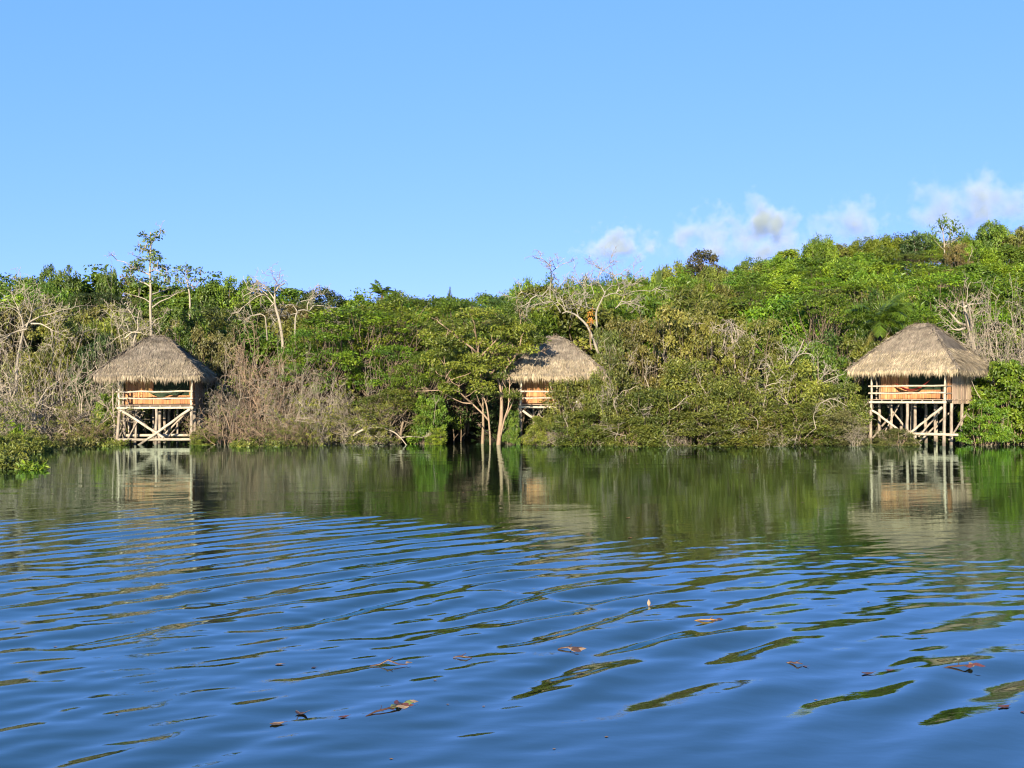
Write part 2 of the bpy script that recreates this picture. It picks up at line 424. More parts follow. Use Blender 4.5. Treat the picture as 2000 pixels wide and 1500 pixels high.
def hut(loc, theta, W, Dp, Dr, dz, label, seed, roof_off, roof_half, cross, lowbeam, gold, hammock_mat, ridge=0.32, peak=0.0):
    """stilt hut; local x along its porch, local y towards its rear; origin at the middle of the porch edge on the water"""
    rng = np.random.default_rng(seed)
    R = empty('thatched_hut', loc, theta)
    tag(R, label, 'hut', 'thatched stilt huts along the flooded bank')
    hw = W / 2; D = Dp + Dr
    zb = 2.39 + dz; zf = zb + 0.20         # front beam, floor top
    ze = 4.60 + dz                          # top of wall plate
    # stilts
    for ix, x in enumerate((-hw, 0.03, hw)):
        for iy, y in enumerate((0.0, Dp, Dp + Dr * 0.5, D)):
            top = zb - 0.06
            if iy == 0 and ix != 1: top = zb + 0.1
            q = (x + rng.normal(0, 0.02), y, top); p = (x + rng.normal(0, 0.08), y + rng.normal(0, 0.06), -1.4)
            pole(R, 'stilt', rng, p, q, 0.115, 0.095, POLE)
    for x, y in ((-hw * 0.62, Dp * 0.8), (hw * 0.45, Dp + 0.7), (-hw * 0.3, Dp + 1.4), (hw * 0.75, Dp + 1.8)):
        pole(R, 'stilt', rng, (x + rng.normal(0, 0.1), y, -1.4), (x, y, zb - 0.06), 0.08, 0.07, POLE)
    # braces
    for (p, q, r) in cross:
        pole(R, 'brace', rng, p, q, r, r * 0.9, PEELED if r > 0.075 else POLE, a=0.02)
    for sx in (-1, 1):                      # side and inner braces
        pole(R, 'brace', rng, (sx * (hw + 0.11), D - 0.2, zb - 0.15), (sx * (hw + 0.11), 0.5, 0.4), 0.07, 0.06, POLE)
        pole(R, 'brace', rng, (sx * hw * 0.8, Dp + 0.14, zb - 0.2), (sx * 0.2, Dp + 0.14, 0.5), 0.07, 0.06, POLE)
    pole(R, 'brace', rng, (-hw * 0.9, Dp * 0.55, 0.1), (-hw * 0.4, Dp * 0.9, zb - 0.1), 0.05, 0.04, POLE)
    pole(R, 'brace', rng, (hw * 0.2, Dp * 0.6, 0.2), (hw * 0.7, D * 0.8, zb - 0.3), 0.06, 0.05, POLE)
    # low tie beams
    for (y, x0, x1, z) in lowbeam:
        pole(R, 'tie_beam', rng, (x0, y, z), (x1, y, z + rng.normal(0, 0.02)), 0.095, 0.09, PEELED, a=0.008)
    # deck
    g = Geo(); g.beam((-hw - 0.12, -0.10, zb), (hw + 0.14, -0.10, zb + 0.01), 0.13, 0.09)
    g.build('edge_beam', PEELED, R)
    g = Geo(); g.beam((-hw - 0.1, D, zb), (hw + 0.1, D, zb), 0.13, 0.09)
    g.build('edge_beam', POLE, R)
    for k in range(8):
        x = -hw + 0.06 + (W - 0.12) * k / 7
        g = Geo(); g.box((x, D / 2 - 0.06, zb + 0.108), (0.06, D + 0.1, 0.084))
        g.build('joist', POLE, R)
    g = Geo()
    y = -0.16
    while y < D + 0.05:
        g.box((rng.normal(0, 0.02), y + 0.065, zb + 0.172), (W + 0.16 + rng.normal(0, 0.02), 0.122, 0.036)); y += 0.13
    g.build('deck', DECKWOOD, R)
    # porch posts and corner posts
    for x in (-hw, hw):
        pole(R, 'porch_post', rng, (x, 0, zb + 0.09), (x + rng.normal(0, 0.02), 0, ze), 0.075, 0.065, PEELED)
        pole(R, 'porch_post', rng, (x * 0.97, Dp * 0.5, zf), (x * 0.97, Dp * 0.5, ze), 0.05, 0.05, POLE)
    # rails
    for z in (zb + 0.58, zb + 1.04):
        pole(R, 'rail', rng, (-hw - 0.16, -0.11, z), (hw + 0.10, -0.11, z + 0.03), 0.055, 0.06, PEELED, a=0.016)
        for sx in (-1, 1):
            pole(R, 'rail', rng, (sx * hw, 0.08, z - 0.02), (sx * hw, Dp - 0.05, z), 0.045, 0.045, POLE)
    # room walls: rows of upright boards
    def boards(name, p, q, z0, z1, m, parent, bw=0.15, th=0.03):
        g = Geo(); p = np.asarray(p, float); q = np.asarray(q, float); d = q - p; Ln = np.linalg.norm(d); d = d / Ln
        n = max(1, int(round(Ln / bw))); s = Ln / n; ang = math.atan2(d[1], d[0])
        Rm = np.array([[math.cos(ang), -math.sin(ang), 0], [math.sin(ang), math.cos(ang), 0], [0, 0, 1]])
        for k in range(n):
            c = p + d * s * (k + 0.5); zz0 = z0 + rng.normal(0, 0.012); zz1 = z1 + rng.normal(0, 0.012)
            off = Rm @ np.array([0, rng.normal(0, 0.006), 0])
            g.box((c[0] + off[0], c[1] + off[1], (zz0 + zz1) / 2), (s - 0.014, th, zz1 - zz0), Rm)
        return g.build(name, m, parent)
    wl = -hw + 0.1; wr = hw - 0.04
    split = -hw + W * 0.40                  # boards up to the window
    sill = zf + 0.55
    boards('front_wall', (wl, Dp), (split, Dp), zf + 0.01, ze, PLANK, R)
    boards('parapet_wall', (split + 0.01, Dp), (wr, Dp), zf + 0.01, sill, PLANK, R)
    boards('side_wall', (hw + 0.02, Dp + 0.03), (hw + 0.02, D - 0.03), zb - 0.1, ze, GREYPLANK, R)
    boards('side_wall', (-hw - 0.02, Dp + 0.03), (-hw - 0.02, D - 0.03), zb - 0.1, ze, GREYPLANK, R)
    boards('rear_wall', (-hw, D), (hw, D), zb - 0.1, ze, GREYPLANK, R)
    boards('porch_panel', (hw - 0.02, Dp * 0.45), (hw - 0.02, Dp - 0.02), zf + 0.02, ze, PLANK, R, 0.13)
    boards('corner_panel', (hw - 0.36, Dp - 0.04), (hw - 0.06, Dp - 0.04), zf + 0.02, ze, PLANK, R, 0.15)
    # window with its sill, frame and dark green netting
    wn = Geo()
    wn.box(((split + wr) / 2, Dp - 0.01, sill + 0.03), (wr - split, 0.10, 0.05))
    wn.box((split + 0.03, Dp - 0.01, (sill + ze) / 2 + 0.03), (0.06, 0.09, ze - sill - 0.06))
    wn.box(((split + wr) / 2, Dp - 0.01, ze - 0.03), (wr - split, 0.10, 0.05))
    wo = wn.build('window', PLANK, R)
    sc = Geo()
    nn = 26; xs = np.linspace(split + 0.06, wr - 0.03, nn); zz = np.array([sill + 0.05, (sill + ze) / 2, ze - 0.05])
    XX, ZZ = np.meshgrid(xs, zz); YY = Dp + 0.07 + 0.03 * np.sin(XX * 19) * np.array([[0.4], [0.8], [1]])
    v = np.stack([XX, YY, ZZ], -1).reshape(-1, 3)
    i = np.arange(2)[:, None] * nn; j = np.arange(nn - 1)[None]
    sc.add(v, np.stack([i + j, i + j + 1, i + nn + j + 1, i + nn + j], -1).reshape(-1, 4), 0.5, True)
    sc.build('netting', SCREEN, wo)
    # wall plates under the roof
    for y in (0.0, Dp, D):
        g = Geo(); g.beam((-hw - 0.3, y, ze + 0.06), (hw + 0.3, y, ze + 0.06), 0.11, 0.09); g.build('roof_beam', POLE, R)
    # roof: solid hip body, then thatch strips over it
    ox, oy = roof_off; hx, hy = roof_half
    zea = 4.52 + dz; zap = 7.30 + dz + peak
    def hip(u, v, dzv=0.0):
        """roof surface: u,v in -1..1 over the eave rectangle, hipped to a short ridge, gently sagging"""
        mx = np.maximum(np.clip((np.abs(u) * hx - ridge) / (hx - ridge), 0, 1), np.abs(v))
        k = 1 - mx
        z = zea + (zap - zea) * (k + 0.018 * np.sin(k * math.pi) - 0.05 * smooth((k - 0.82) / 0.18)) + dzv
        z = z + 0.05 * np.sin(u * 5 + seed) * np.sin(v * 4 + seed * 2) * (1 - k) 
        return np.stack([ox + u * hx, oy + v * hy, z], -1)
    ng = 41; uu = np.linspace(-1, 1, ng); U, V = np.meshgrid(uu, uu)
    i = np.arange(ng - 1)[:, None] * ng; j = np.arange(ng - 1)[None]
    fq = np.stack([i + j, i + j + 1, i + ng + j + 1, i + ng + j], -1).reshape(-1, 4)
    g = Geo()
    g.add(hip(U, V).reshape(-1, 3), fq, 0.5, False)
    g.add(hip(U, V, -0.22).reshape(-1, 3), fq[:, ::-1], 0.3, False)
    n = 20000
    u = rng.uniform(-1, 1, n); v = rng.uniform(-1, 1, n)
    p0 = hip(u, v, 0.0); e = 0.02
    du = hip(np.clip(u + e, -1, 1), v) - p0; dv = hip(u, np.clip(v + e, -1, 1)) - p0
    nrm = unit(np.cross(du, dv)); nrm[nrm[:, 2] < 0] *= -1
    on_x = np.clip((np.abs(u) * hx - ridge) / (hx - ridge), 0, 1) > np.abs(v)
    down = np.where(on_x[:, None], np.stack([np.sign(u) * hx, 0 * u, 0 * u], -1), np.stack([0 * v, np.sign(v) * hy, 0 * v], -1))
    down = unit(down + rng.normal(0, 0.28, (n, 3)))
    down = unit(down - nrm * np.sum(down * nrm, 1, keepdims=True) + nrm * rng.normal(0.05, 0.05, (n, 1)))
    edge = np.maximum(np.abs(u), np.abs(v))
    Ls = rng.uniform(0.22, 0.6, n) * np.where(edge > 0.9, 0.6, 1)
    blades(g, rng, p0 + nrm * rng.uniform(0.0, 0.045, (n, 1)), down, nrm, Ls, rng.uniform(0.015, 0.038, n), rng.uniform(0, 1, n))
    roof = g.build('roof', THATCH, R)
    # fringe hanging from the eaves
    g = Geo(); n = 16000
    per = rng.uniform(0, 4, n); side = per.astype(int); s = (per - side) * 2 - 1
    row = rng.uniform(0, 1, n) ** 2.0
    kk = 1.0 - row * 0.36
    u = np.choose(side, [s * kk, kk, s * kk, -kk]); v = np.choose(side, [-kk, s * kk, kk, s * kk])
    p0 = hip(u, v, 0.05); out = np.stack([np.choose(side, [0 * s, 0 * s + 1, 0 * s, 0 * s - 1]), np.choose(side, [0 * s - 1, 0 * s, 0 * s + 1, 0 * s]), 0 * s], -1)
    clump = np.sin(s * 31 + side * 2 + seed) * 0.5 + np.sin(s * 67 + seed) * 0.35
    tq = np.clip(row * 4.5, 0, 1)
    dn = unit(out * (0.64 * tq + 0.16)[:, None] + np.array([0, 0, -1]) * (1.0 - 0.40 * tq)[:, None] + rng.normal(0, 0.12, (n, 3)))
    Ls = np.clip(rng.normal(0.44, 0.13, n) + 0.10 * clump + 0.1 * (rng.uniform(0, 1, n) > 0.95), 0.12, 0.9)
    nr = unit(out + np.array([0, 0, 0.4]) + rng.normal(0, 0.25, (n, 3)))
    blades(g, rng, p0, dn, nr, Ls, rng.uniform(0.015, 0.04, n), rng.uniform(0, 1, n))
    g.build('eave_fringe', FRINGE if gold else FRINGE2, roof)
    # ridge and hip rolls
    g = Geo(); n = 2600
    t = rng.uniform(0, 1, n) ** 0.9; c = rng.integers(0, 4, n)
    su = np.where(c % 2 == 0, -1, 1); sv_ = np.where(c < 2, -1, 1)
    rr = ridge / hx
    u = su * (rr + (1 - rr) * t) ; v = sv_ * t
    p0 = hip(u, v, 0.05) + rng.normal(0, 0.03, (n, 3))
    nx_ = hip(su * (rr + (1 - rr) * np.minimum(t + 0.03, 1.03)), sv_ * np.minimum(t + 0.03, 1.03), 0.05)
    dn = unit(nx_ - hip(u, v, 0.05) + rng.normal(0, 0.035, (n, 3)))
    blades(g, rng, p0, dn, unit(np.array([0, 0, 1.0]) + rng.normal(0, 0.4, (n, 3))), rng.uniform(0.2, 0.5, n), rng.uniform(0.03, 0.06, n), rng.uniform(0, 1, n))
    n = 700
    u = rng.uniform(-rr, rr, n); v = rng.normal(0, 0.03, n)
    p0 = hip(u, v, 0.06)
    dn = unit(np.stack([rng.normal(0, 0.5, n), np.sign(v), -0.6 * np.ones(n)], -1))
    blades(g, rng, p0, dn, unit(np.array([0, 0, 1.0]) + rng.normal(0, 0.3, (n, 3))), rng.uniform(0.2, 0.5, n), rng.uniform(0.03, 0.06, n), rng.uniform(0, 1, n))
    g.build('ridge_cap', THATCH, roof)
    return R

def hammock(hutroot, x0, x1, y, z0, z1, sag, m, label, wdt=0.5):
    loc = hutroot.location; th = hutroot.rotation_euler[2]
    o = Vector(rotz((x0 * 0.5 + x1 * 0.5, y, 0), th)) + Vector(loc)
    H = empty('hammock', (o.x, o.y, 0), th)
    tag(H, label, 'hammock', 'hammocks on the hut porches')
    t = np.linspace(0, 1, 25); x = (t - 0.5) * (x1 - x0)
    z = z0 * (1 - t) + z1 * t - sag * 4 * t * (1 - t)
    g = Geo()
    bw = np.clip(np.sin(np.clip((t - 0.1) / 0.8, 0, 1) * math.pi), 0, 1) ** 0.6 * wdt
    rows = 7; V = []
    for k in range(rows):
        a = k / (rows - 1) - 0.5
        V.append(np.stack([x, a * (bw * 0.8 + 0.03), z + (a * a) * bw * 1.1], -1))
    v = np.stack(V).reshape(-1, 3); n = 25
    i = np.arange(rows - 1)[:, None] * n; j = np.arange(n - 1)[None]
    g.add(v, np.stack([i + j, i + j + 1, i + n + j + 1, i + n + j], -1).reshape(-1, 4), 0.5, True)
    g.build('cloth', m, H)
    for e in (0, -1):
        g = Geo(); dx = -0.35 if e == 0 else 0.35
        g.tube([(x[e], 0, z[e]), (x[e] + dx, 0, z[e] + 0.4)], 0.018, 5)
        g.build('rope', POLE, H)
    return H

FRINGE2 = timber_material('thatch_fringe_grey', (0.24, 0.19, 0.13), (0.42, 0.348, 0.24), (3, 3, 3), 0.9, var=0.8)
hwL = 2.28
crossL = [((-hwL + 0.1, -0.16, 2.25), (0.55, -0.16, 0.45), 0.085), ((hwL - 0.05, -0.2, 2.3), (-1.15, -0.2, -0.15), 0.09)]
H1 = hut((at(303.5, 868, 70.2)[0], 70.2, 0), math.radians(7), 4.55, 1.35, 3.2, 0.0,
         'grey thatched stilt hut with a green hammock and a crossed brace under its porch', 3,
         (-0.35, 2.45), (3.32, 3.45), crossL,
         [(-0.10, -hwL, hwL, 0.32), (1.45, -hwL - 0.1, hwL + 0.5, 0.55)], False, GREENCLOTH)
crossM = [((-hwL + 0.1, -0.16, 2.2), (0.7, -0.16, 0.2), 0.085), ((hwL - 0.05, -0.2, 2.3), (0.3, -0.2, 0.2), 0.08)]
H2 = hut((at(1085, 868, 71.2)[0], 71.2, 0), math.radians(0), 4.6, 1.35, 3.2, 0.03,
         'thatched stilt hut half hidden by olive bushes with tree shade on its roof', 7,
         (0.0, 2.45), (3.3, 3.4), crossM, [(-0.10, -hwL, hwL, 0.4)], True, RED)
thR = math.radians(-40)
hwR = 2.3
crossR = [((-hwR + 0.05, -0.16, 2.2), (-0.15, -0.16, 0.75), 0.08), ((hwR - 0.05, -0.16, 2.45), (0.25, -0.16, 0.8), 0.085),
          ((0.1, -0.2, 0.7), (-1.0, -0.2, -0.2), 0.05), ((0.3, -0.2, 0.7), (1.1, -0.2, -0.2), 0.05)]
cR = at(1772, 868, 69.6)
H3 = hut((cR[0], 69.6, 0), thR, 4.7, 1.35, 4.1, 0.36,
         'golden thatched stilt hut turned to show its grey plank side wall', 5,
         (0.0, 2.7), (3.5, 3.75), crossR, [(-0.12, -1.9, 3.2, 0.75)], True, RED, 0.36, 0.42)
hammock(H1, -1.1, 1.7, 0.7, 3.95, 4.1, 0.95, GREENCLOTH, 'green hammock slung across the porch of the grey thatched hut')
hammock(H2, -0.6, 2.0, 0.7, 4.0, 4.15, 0.85, RED, 'red hammock on the porch of the half hidden hut')
hammock(H3, -1.35, 1.5, 0.6, 4.35, 4.5, 0.95, RED, 'dark red hammock on the porch of the hut with the grey side wall')

# ------------------------------------------------------------------ plants
def leaves(g, rng, c, outw, L, W, up=0.5, outb=0.5, jit=0.8, droop=0.0, rise=0.0, tone=0.5):
    """one folded leaf per row of c"""
    n = len(c)
    nr = unit(np.array([0, 0, 1.0]) * up + outw * outb + rng.normal(0, jit, (n, 3)))
    t = rng.normal(0, 1, (n, 3)) + np.array([0, 0, 1.0]) * (rise - droop) + outw * 0.4
    t = unit(t - nr * np.sum(t * nr, 1, keepdims=True))
    s = np.cross(nr, t)
    k = rng.uniform(0.65, 1.35, (n, 1)); Ls = L * k; Ws = W * k
    a = c; b = c + t * Ls * 0.45 + s * Ws / 2 + nr * Ws * 0.18
    d = c + t * Ls * 0.45 - s * Ws / 2 + nr * Ws * 0.18; e = c + t * Ls
    v = np.stack([a, b, e, d], 1).reshape(-1, 3)
    f = np.arange(n)[:, None] * 4 + np.arange(4)[None]
    g.add(v, f, np.repeat(np.broadcast_to(tone, (n,)), 4), False)

def clusters(g, rng, cen, center, spread, per, L, W, flat=1.0, tones=None, **k):
    """a tuft of leaves round every centre"""
    m = len(cen)
    per = np.broadcast_to(per, (m,)).astype(int)
    idx = np.repeat(np.arange(m), per)
    n = len(idx)
    sp = np.broadcast_to(spread, (m,))[idx][:, None]
    d = rng.normal(0, 1, (n, 3)); d = unit(d) * (rng.uniform(0, 1, (n, 1)) ** 0.45)
    p = cen[idx] + d * sp * np.array([1, 1, flat])
    ow = unit(unit(p - center) * 0.7 + d)
    tn = (rng.uniform(0, 1, m) if tones is None else tones)[idx]
    tn = np.clip(tn + rng.normal(0, 0.12, n), 0, 1)
    leaves(g, rng, p, ow, L, W, tone=tn, **k)

def limb(g, rng, p, q, r0, r1, bend=0.15, sides=5, n=6, sag=0.0):
    p = np.asarray(p, float); q = np.asarray(q, float); t = np.linspace(0, 1, n)[:, None]
    ln = np.linalg.norm(q - p)
    c = (p + q) / 2 + rng.normal(0, bend, 3) * ln + np.array([0, 0, -sag * ln])
    pts = p * (1 - t) ** 2 + 2 * c * t * (1 - t) + q * t ** 2
    pts[1:-1] += rng.normal(0, 0.02 * ln, (n - 2, 3))
    g.tube(pts, np.linspace(r0, r1, n), sides)
    return pts

def grow(g, rng, p, d, L, r, lvl, P, tips):
    """recursive branch"""
    n = max(4, int(P['n'][lvl]))
    pts = [np.array(p, float)]; d = unit(d)
    for i in range(n):
        d = unit(d + rng.normal(0, P['w'][lvl], 3) + np.array([0, 0, P['up'][lvl]]))
        pts.append(pts[-1] + d * L / n)
    pts = np.array(pts)
    last = lvl == len(P['c'])
    rad = np.maximum(r * (1 - np.linspace(0, 1, n + 1) * (0.75 if last else 0.5)), P.get('rmin', 0.012))
    g.tube(pts, rad, 6 if lvl == 0 else (4 if lvl == 1 else 3))
    tips.append(pts[-1])
    if last: return
    nc = P['c'][lvl]; nc = int(nc * rng.uniform(0.75, 1.3) + 0.5)
    for k in range(nc):
        t = rng.uniform(P['t0'][lvl], 1.0) if k else 1.0
        j = min(n - 1, int(t * n)); q = pts[j] + (pts[j + 1] - pts[j]) * (t * n - j)
        dd = unit(pts[j + 1] - pts[j]); pr = unit(np.cross(dd, rng.normal(0, 1, 3)))
        a = math.radians(rng.normal(P['ang'][lvl], 12))
        grow(g, rng, q, dd * math.cos(a) + pr * math.sin(a), L * P['lr'][lvl] * rng.uniform(0.65, 1.25), max(rad[j] * 0.62, P.get('rmin', 0.012)), lvl + 1, P, tips)

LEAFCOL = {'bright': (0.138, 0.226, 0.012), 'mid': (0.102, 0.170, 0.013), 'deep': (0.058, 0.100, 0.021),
           'olive': (0.145, 0.170, 0.025), 'brown': (0.160, 0.150, 0.042), 'rust': (0.158, 0.150, 0.028),
           'lime': (0.160, 0.245, 0.014), 'grey': (0.120, 0.185, 0.055)}
BARKCOL = {'pale': (0.36, 0.31, 0.235), 'grey': (0.33, 0.28, 0.215), 'stem': (0.15, 0.115, 0.08), 'brown': (0.26, 0.19, 0.125), 'dark': (0.11, 0.08, 0.055), 'white': (0.32, 0.285, 0.225), 'tan': (0.33, 0.235, 0.16)}

PROTO = {}
def proto(name, root, h, wdt):
    """remember a finished plant with its height and crown width; it is used up by the first placement"""
    PROTO.setdefault(name, []).append([root, h, wdt, False])

def make_round(seed, name, H=8.0, Rr=3.4, K=46, per=150, leaf=(0.34, 0.16), tuft=False, zlo=0.30, flat=0.75, spread=0.8):
    rng = np.random.default_rng(seed)
    R = empty('tree')
    th = rng.uniform(0, 2 * math.pi, K); zc = rng.uniform(-0.55, 1.0, K)
    rr = np.sqrt(np.clip(1 - zc ** 2, 0, 1)) * rng.uniform(0.72, 1.05, K)
    lob = 1 + 0.16 * np.sin(th * 3 + seed) + 0.1 * np.sin(th * 5 + 2 * seed)
    cz = H * (zlo + (1 - zlo) * 0.45); hz = H * (1 - zlo) * 0.5
    cen = np.stack([np.cos(th) * rr * Rr * lob, np.sin(th) * rr * Rr * lob, cz + zc * hz * rng.uniform(0.85, 1.1, K)], -1)
    core = np.stack([rng.normal(0, Rr * 0.35, 14), rng.normal(0, Rr * 0.35, 14), cz + rng.normal(0, hz * 0.4, 14)], -1)
    g = Geo()
    ctr = np.array([0, 0, cz - hz * 0.4])
    sp = rng.uniform(0.7, 1.25, K) * spread
    if tuft:
        clusters(g, rng, cen, ctr, sp, (per * rng.uniform(0.6, 1.3, K)), leaf[0] * 1.25, leaf[1] * 0.75, 1.25, up=0.1, outb=0.7, jit=0.7, rise=1.6)
    else:
        clusters(g, rng, cen, ctr, sp, (per * rng.uniform(0.6, 1.3, K)), leaf[0], leaf[1], flat, up=0.4, outb=0.75, jit=0.6)
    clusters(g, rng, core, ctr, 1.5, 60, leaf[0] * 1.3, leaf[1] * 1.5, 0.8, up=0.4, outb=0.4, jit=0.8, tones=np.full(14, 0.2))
    b = Geo()
    limb(b, rng, (0, 0, -0.5), (rng.normal(0, 0.2), rng.normal(0, 0.2), cz), 0.22, 0.13, 0.04, 7, 7)
    for c in cen[::2]:
        limb(b, rng, (0, 0, H * rng.uniform(0.25, 0.5)), c, 0.085, 0.03, 0.1, 4, 6)
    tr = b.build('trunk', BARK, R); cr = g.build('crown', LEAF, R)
    proto(name, R, H, 2 * Rr * 1.12)

def make_layered(seed, name, H=8.0, Rr=4.2, K=70, per=120, leaf=(0.21, 0.105), low=0.28, stems=4, flat=0.26):
    rng = np.random.default_rng(seed)
    R = empty('tree')
    cen = []
    for k in range(K):
        a = rng.uniform(0, 2 * math.pi); r = math.sqrt(rng.uniform(0, 1))
        env = low + (0.97 - low) * math.sqrt(max(0, 1 - (r * 0.93) ** 2.2))
        lay = env if rng.uniform() < 0.62 else low + (env - low) * rng.uniform(0.1, 0.95)
        cen.append((math.cos(a) * r * Rr, math.sin(a) * r * Rr, H * lay + rng.normal(0, 0.12)))
    cen = np.array(cen)
    g = Geo(); ctr = np.array([0, 0, H * 0.25])
    clusters(g, rng, cen, ctr, rng.uniform(0.55, 1.15, K), per * rng.uniform(0.6, 1.4, K), leaf[0], leaf[1], flat, up=1.0, outb=0.35, jit=0.42)
    b = Geo()
    for s in range(stems):
        a = s * 2 * math.pi / stems + rng.uniform(0, 0.8)
        top = np.array([math.cos(a) * Rr * 0.35, math.sin(a) * Rr * 0.35, H * rng.uniform(0.45, 0.6)])
        pts = limb(b, rng, (math.cos(a) * 0.25, math.sin(a) * 0.25, -0.6), top, 0.15, 0.085, 0.06, 6, 8)
        da = np.array([math.cos(a), math.sin(a)])
        for c in cen[s::stems]:
            st = pts[rng.integers(3, 8)]
            limb(b, rng, st, c + np.array([0, 0, -0.1]), 0.055, 0.018, 0.09, 4, 6, 0.06)
    b.build('trunk', BARK, R); g.build('crown', LEAF, R)
    proto(name, R, H, 2 * Rr * 1.1)

def make_shrub(seed, name, H=5.0, Rr=2.9, K=150, per=100, leaf=(0.20, 0.09), droop=0.7, dead=9, twigs=True, flat=0.7, low=0.02, spread=(0.35, 0.75)):
    """dense bush leafing down to the water, with bare stems standing out of it"""
    rng = np.random.default_rng(seed)
    R = empty('shrub')
    cen = []
    while len(cen) < K:
        p = rng.uniform(-1, 1, 3); p[2] = rng.uniform(low, 1)
        e = 1.0 - 0.8 * max(0, p[2] - 0.45) ** 1.2
        rad = math.hypot(p[0], p[1])
        lump = 0.86 + 0.14 * math.sin(3 * math.atan2(p[1], p[0]) + seed + p[2] * 4)
        if rad > e * lump or (rad < 0.45 and p[2] < 0.6): continue
        cen.append((p[0] * Rr, p[1] * Rr, p[2] * H * 0.95))
    cen = np.array(cen)
    g = Geo(); ctr = np.array([0, 0, H * 0.3])
    clusters(g, rng, cen, ctr, rng.uniform(*spread, K), per * rng.uniform(0.5, 1.4, K), leaf[0], leaf[1], flat, up=0.35, outb=0.5, jit=0.75, droop=droop)
    b = Geo()
    for c in cen[::2]:
        a = math.atan2(c[1], c[0]); r0 = rng.uniform(0.1, 0.5) * Rr
        limb(b, rng, (math.cos(a) * r0, math.sin(a) * r0, -0.5), c * np.array([1, 1, 1.02]), 0.05, 0.016, 0.12, 4, 7)
    b.build('trunk', BARK, R)
    d = Geo(); tips = []
    P = {'n': (6, 5, 4), 'w': (0.13, 0.2, 0.25), 'up': (0.03, 0.02, 0.0), 'c': (4, 3), 't0': (0.35, 0.3), 'ang': (42, 48), 'lr': (0.5, 0.5), 'rmin': 0.012}
    for k in range(dead):
        a = rng.uniform(0, 2 * math.pi); r = rng.uniform(0.3, 0.85) * Rr
        st = np.array([math.cos(a) * r, math.sin(a) * r, H * rng.uniform(0.1, 0.65)])
        limb(d, rng, (math.cos(a) * r * 0.25, math.sin(a) * r * 0.25, -0.4), st, 0.05, 0.035, 0.1, 4, 6)
        grow(d, rng, st, np.array([math.cos(a) * 0.6, math.sin(a) * 0.6, rng.uniform(0.1, 1.0)]) + rng.normal(0, 0.3, 3), rng.uniform(1.1, 2.2), rng.uniform(0.026, 0.045), 0, P, tips)
    d.build('dead_branches', BARK, R)
    g.build('crown', LEAF, R)
    proto(name, R, H, 2 * Rr * 1.1)

def make_bare(seed, name, H=5.5, Rr=3.0, stems=8, up=0.03, splay=0.8, c=(6, 6, 4), twig=0.012, sprigs=0, r0=0.075, leafp=0):
    rng = np.random.default_rng(seed)
    R = empty('bare_shrub')
    g = Geo(); tips = []
    P = {'n': (8, 6, 5, 4), 'w': (0.16, 0.22, 0.26, 0.3), 'up': (up, up * 0.5, 0.0, -0.01), 'c': c, 't0': (0.25, 0.2, 0.15), 'ang': (42, 46, 46), 'lr': (0.56, 0.52, 0.55), 'rmin': twig}
    for s in range(stems):
        a = s * 2 * math.pi / stems + rng.uniform(-0.4, 0.4)
        d = np.array([math.cos(a) * splay, math.sin(a) * splay, 1.0])
        grow(g, rng, (math.cos(a) * 0.3, math.sin(a) * 0.3, -0.5), d, H * rng.uniform(0.6, 0.85), r0 * rng.uniform(0.7, 1.2), 0, P, tips)
    g.build('branches', BARK, R)
    tp = np.array(tips)
    if sprigs:
        l = Geo(); sel = tp[rng.integers(0, len(tp), sprigs)]
        clusters(l, rng, sel, np.array([0, 0, H * 0.3]), 0.22, leafp or 10, 0.16, 0.07, 0.7, up=0.5, outb=0.4, jit=0.8)
        l.build('foliage', LEAF, R)
    proto(name, R, float(np.percentile(tp[:, 2], 99)), float(2 * np.percentile(np.abs(tp[:, :2]), 97)))

for s in range(4): make_round(100 + s, 'round')
for s in range(3): make_round(120 + s, 'tuft', 8, 3.3, 44, 170, (0.36, 0.15), True, spread=0.9)
for s in range(2): make_round(140 + s, 'airy', 8, 3.0, 30, 95, (0.34, 0.17), False, 0.35, 0.6, 0.85)
for s in range(5): make_layered(200 + s, 'layered')
for s in range(2): make_layered(220 + s, 'layeredlow', 5.5, 3.4, 80, 110, (0.19, 0.1), 0.06, 5, 0.3)
for s in range(5): make_shrub(300 + s, 'shrub')
for s in range(2): make_shrub(330 + s, 'leafy', 5.0, 3.0, 150, 105, (0.24, 0.13), 0.2, 3, flat=0.45, low=0.1)
for s in range(3): make_shrub(350 + s, 'crownbush', 6.0, 3.4, 130, 120, (0.2, 0.1), 0.1, 9, flat=0.5, low=0.12)
for s in range(4): make_bare(400 + s, 'tangle', 5.0, 3.0, 9, 0.0, 1.1, (5, 5, 3), sprigs=80, r0=0.075)
for s in range(3): make_bare(420 + s, 'upright', 5.5, 2.4, 9, 0.06, 0.5, (5, 5, 3), sprigs=40)
for s in range(2): make_bare(440 + s, 'mixed', 4.5, 3.0, 9, 0.02, 1.0, (6, 5, 3), sprigs=420, leafp=16)

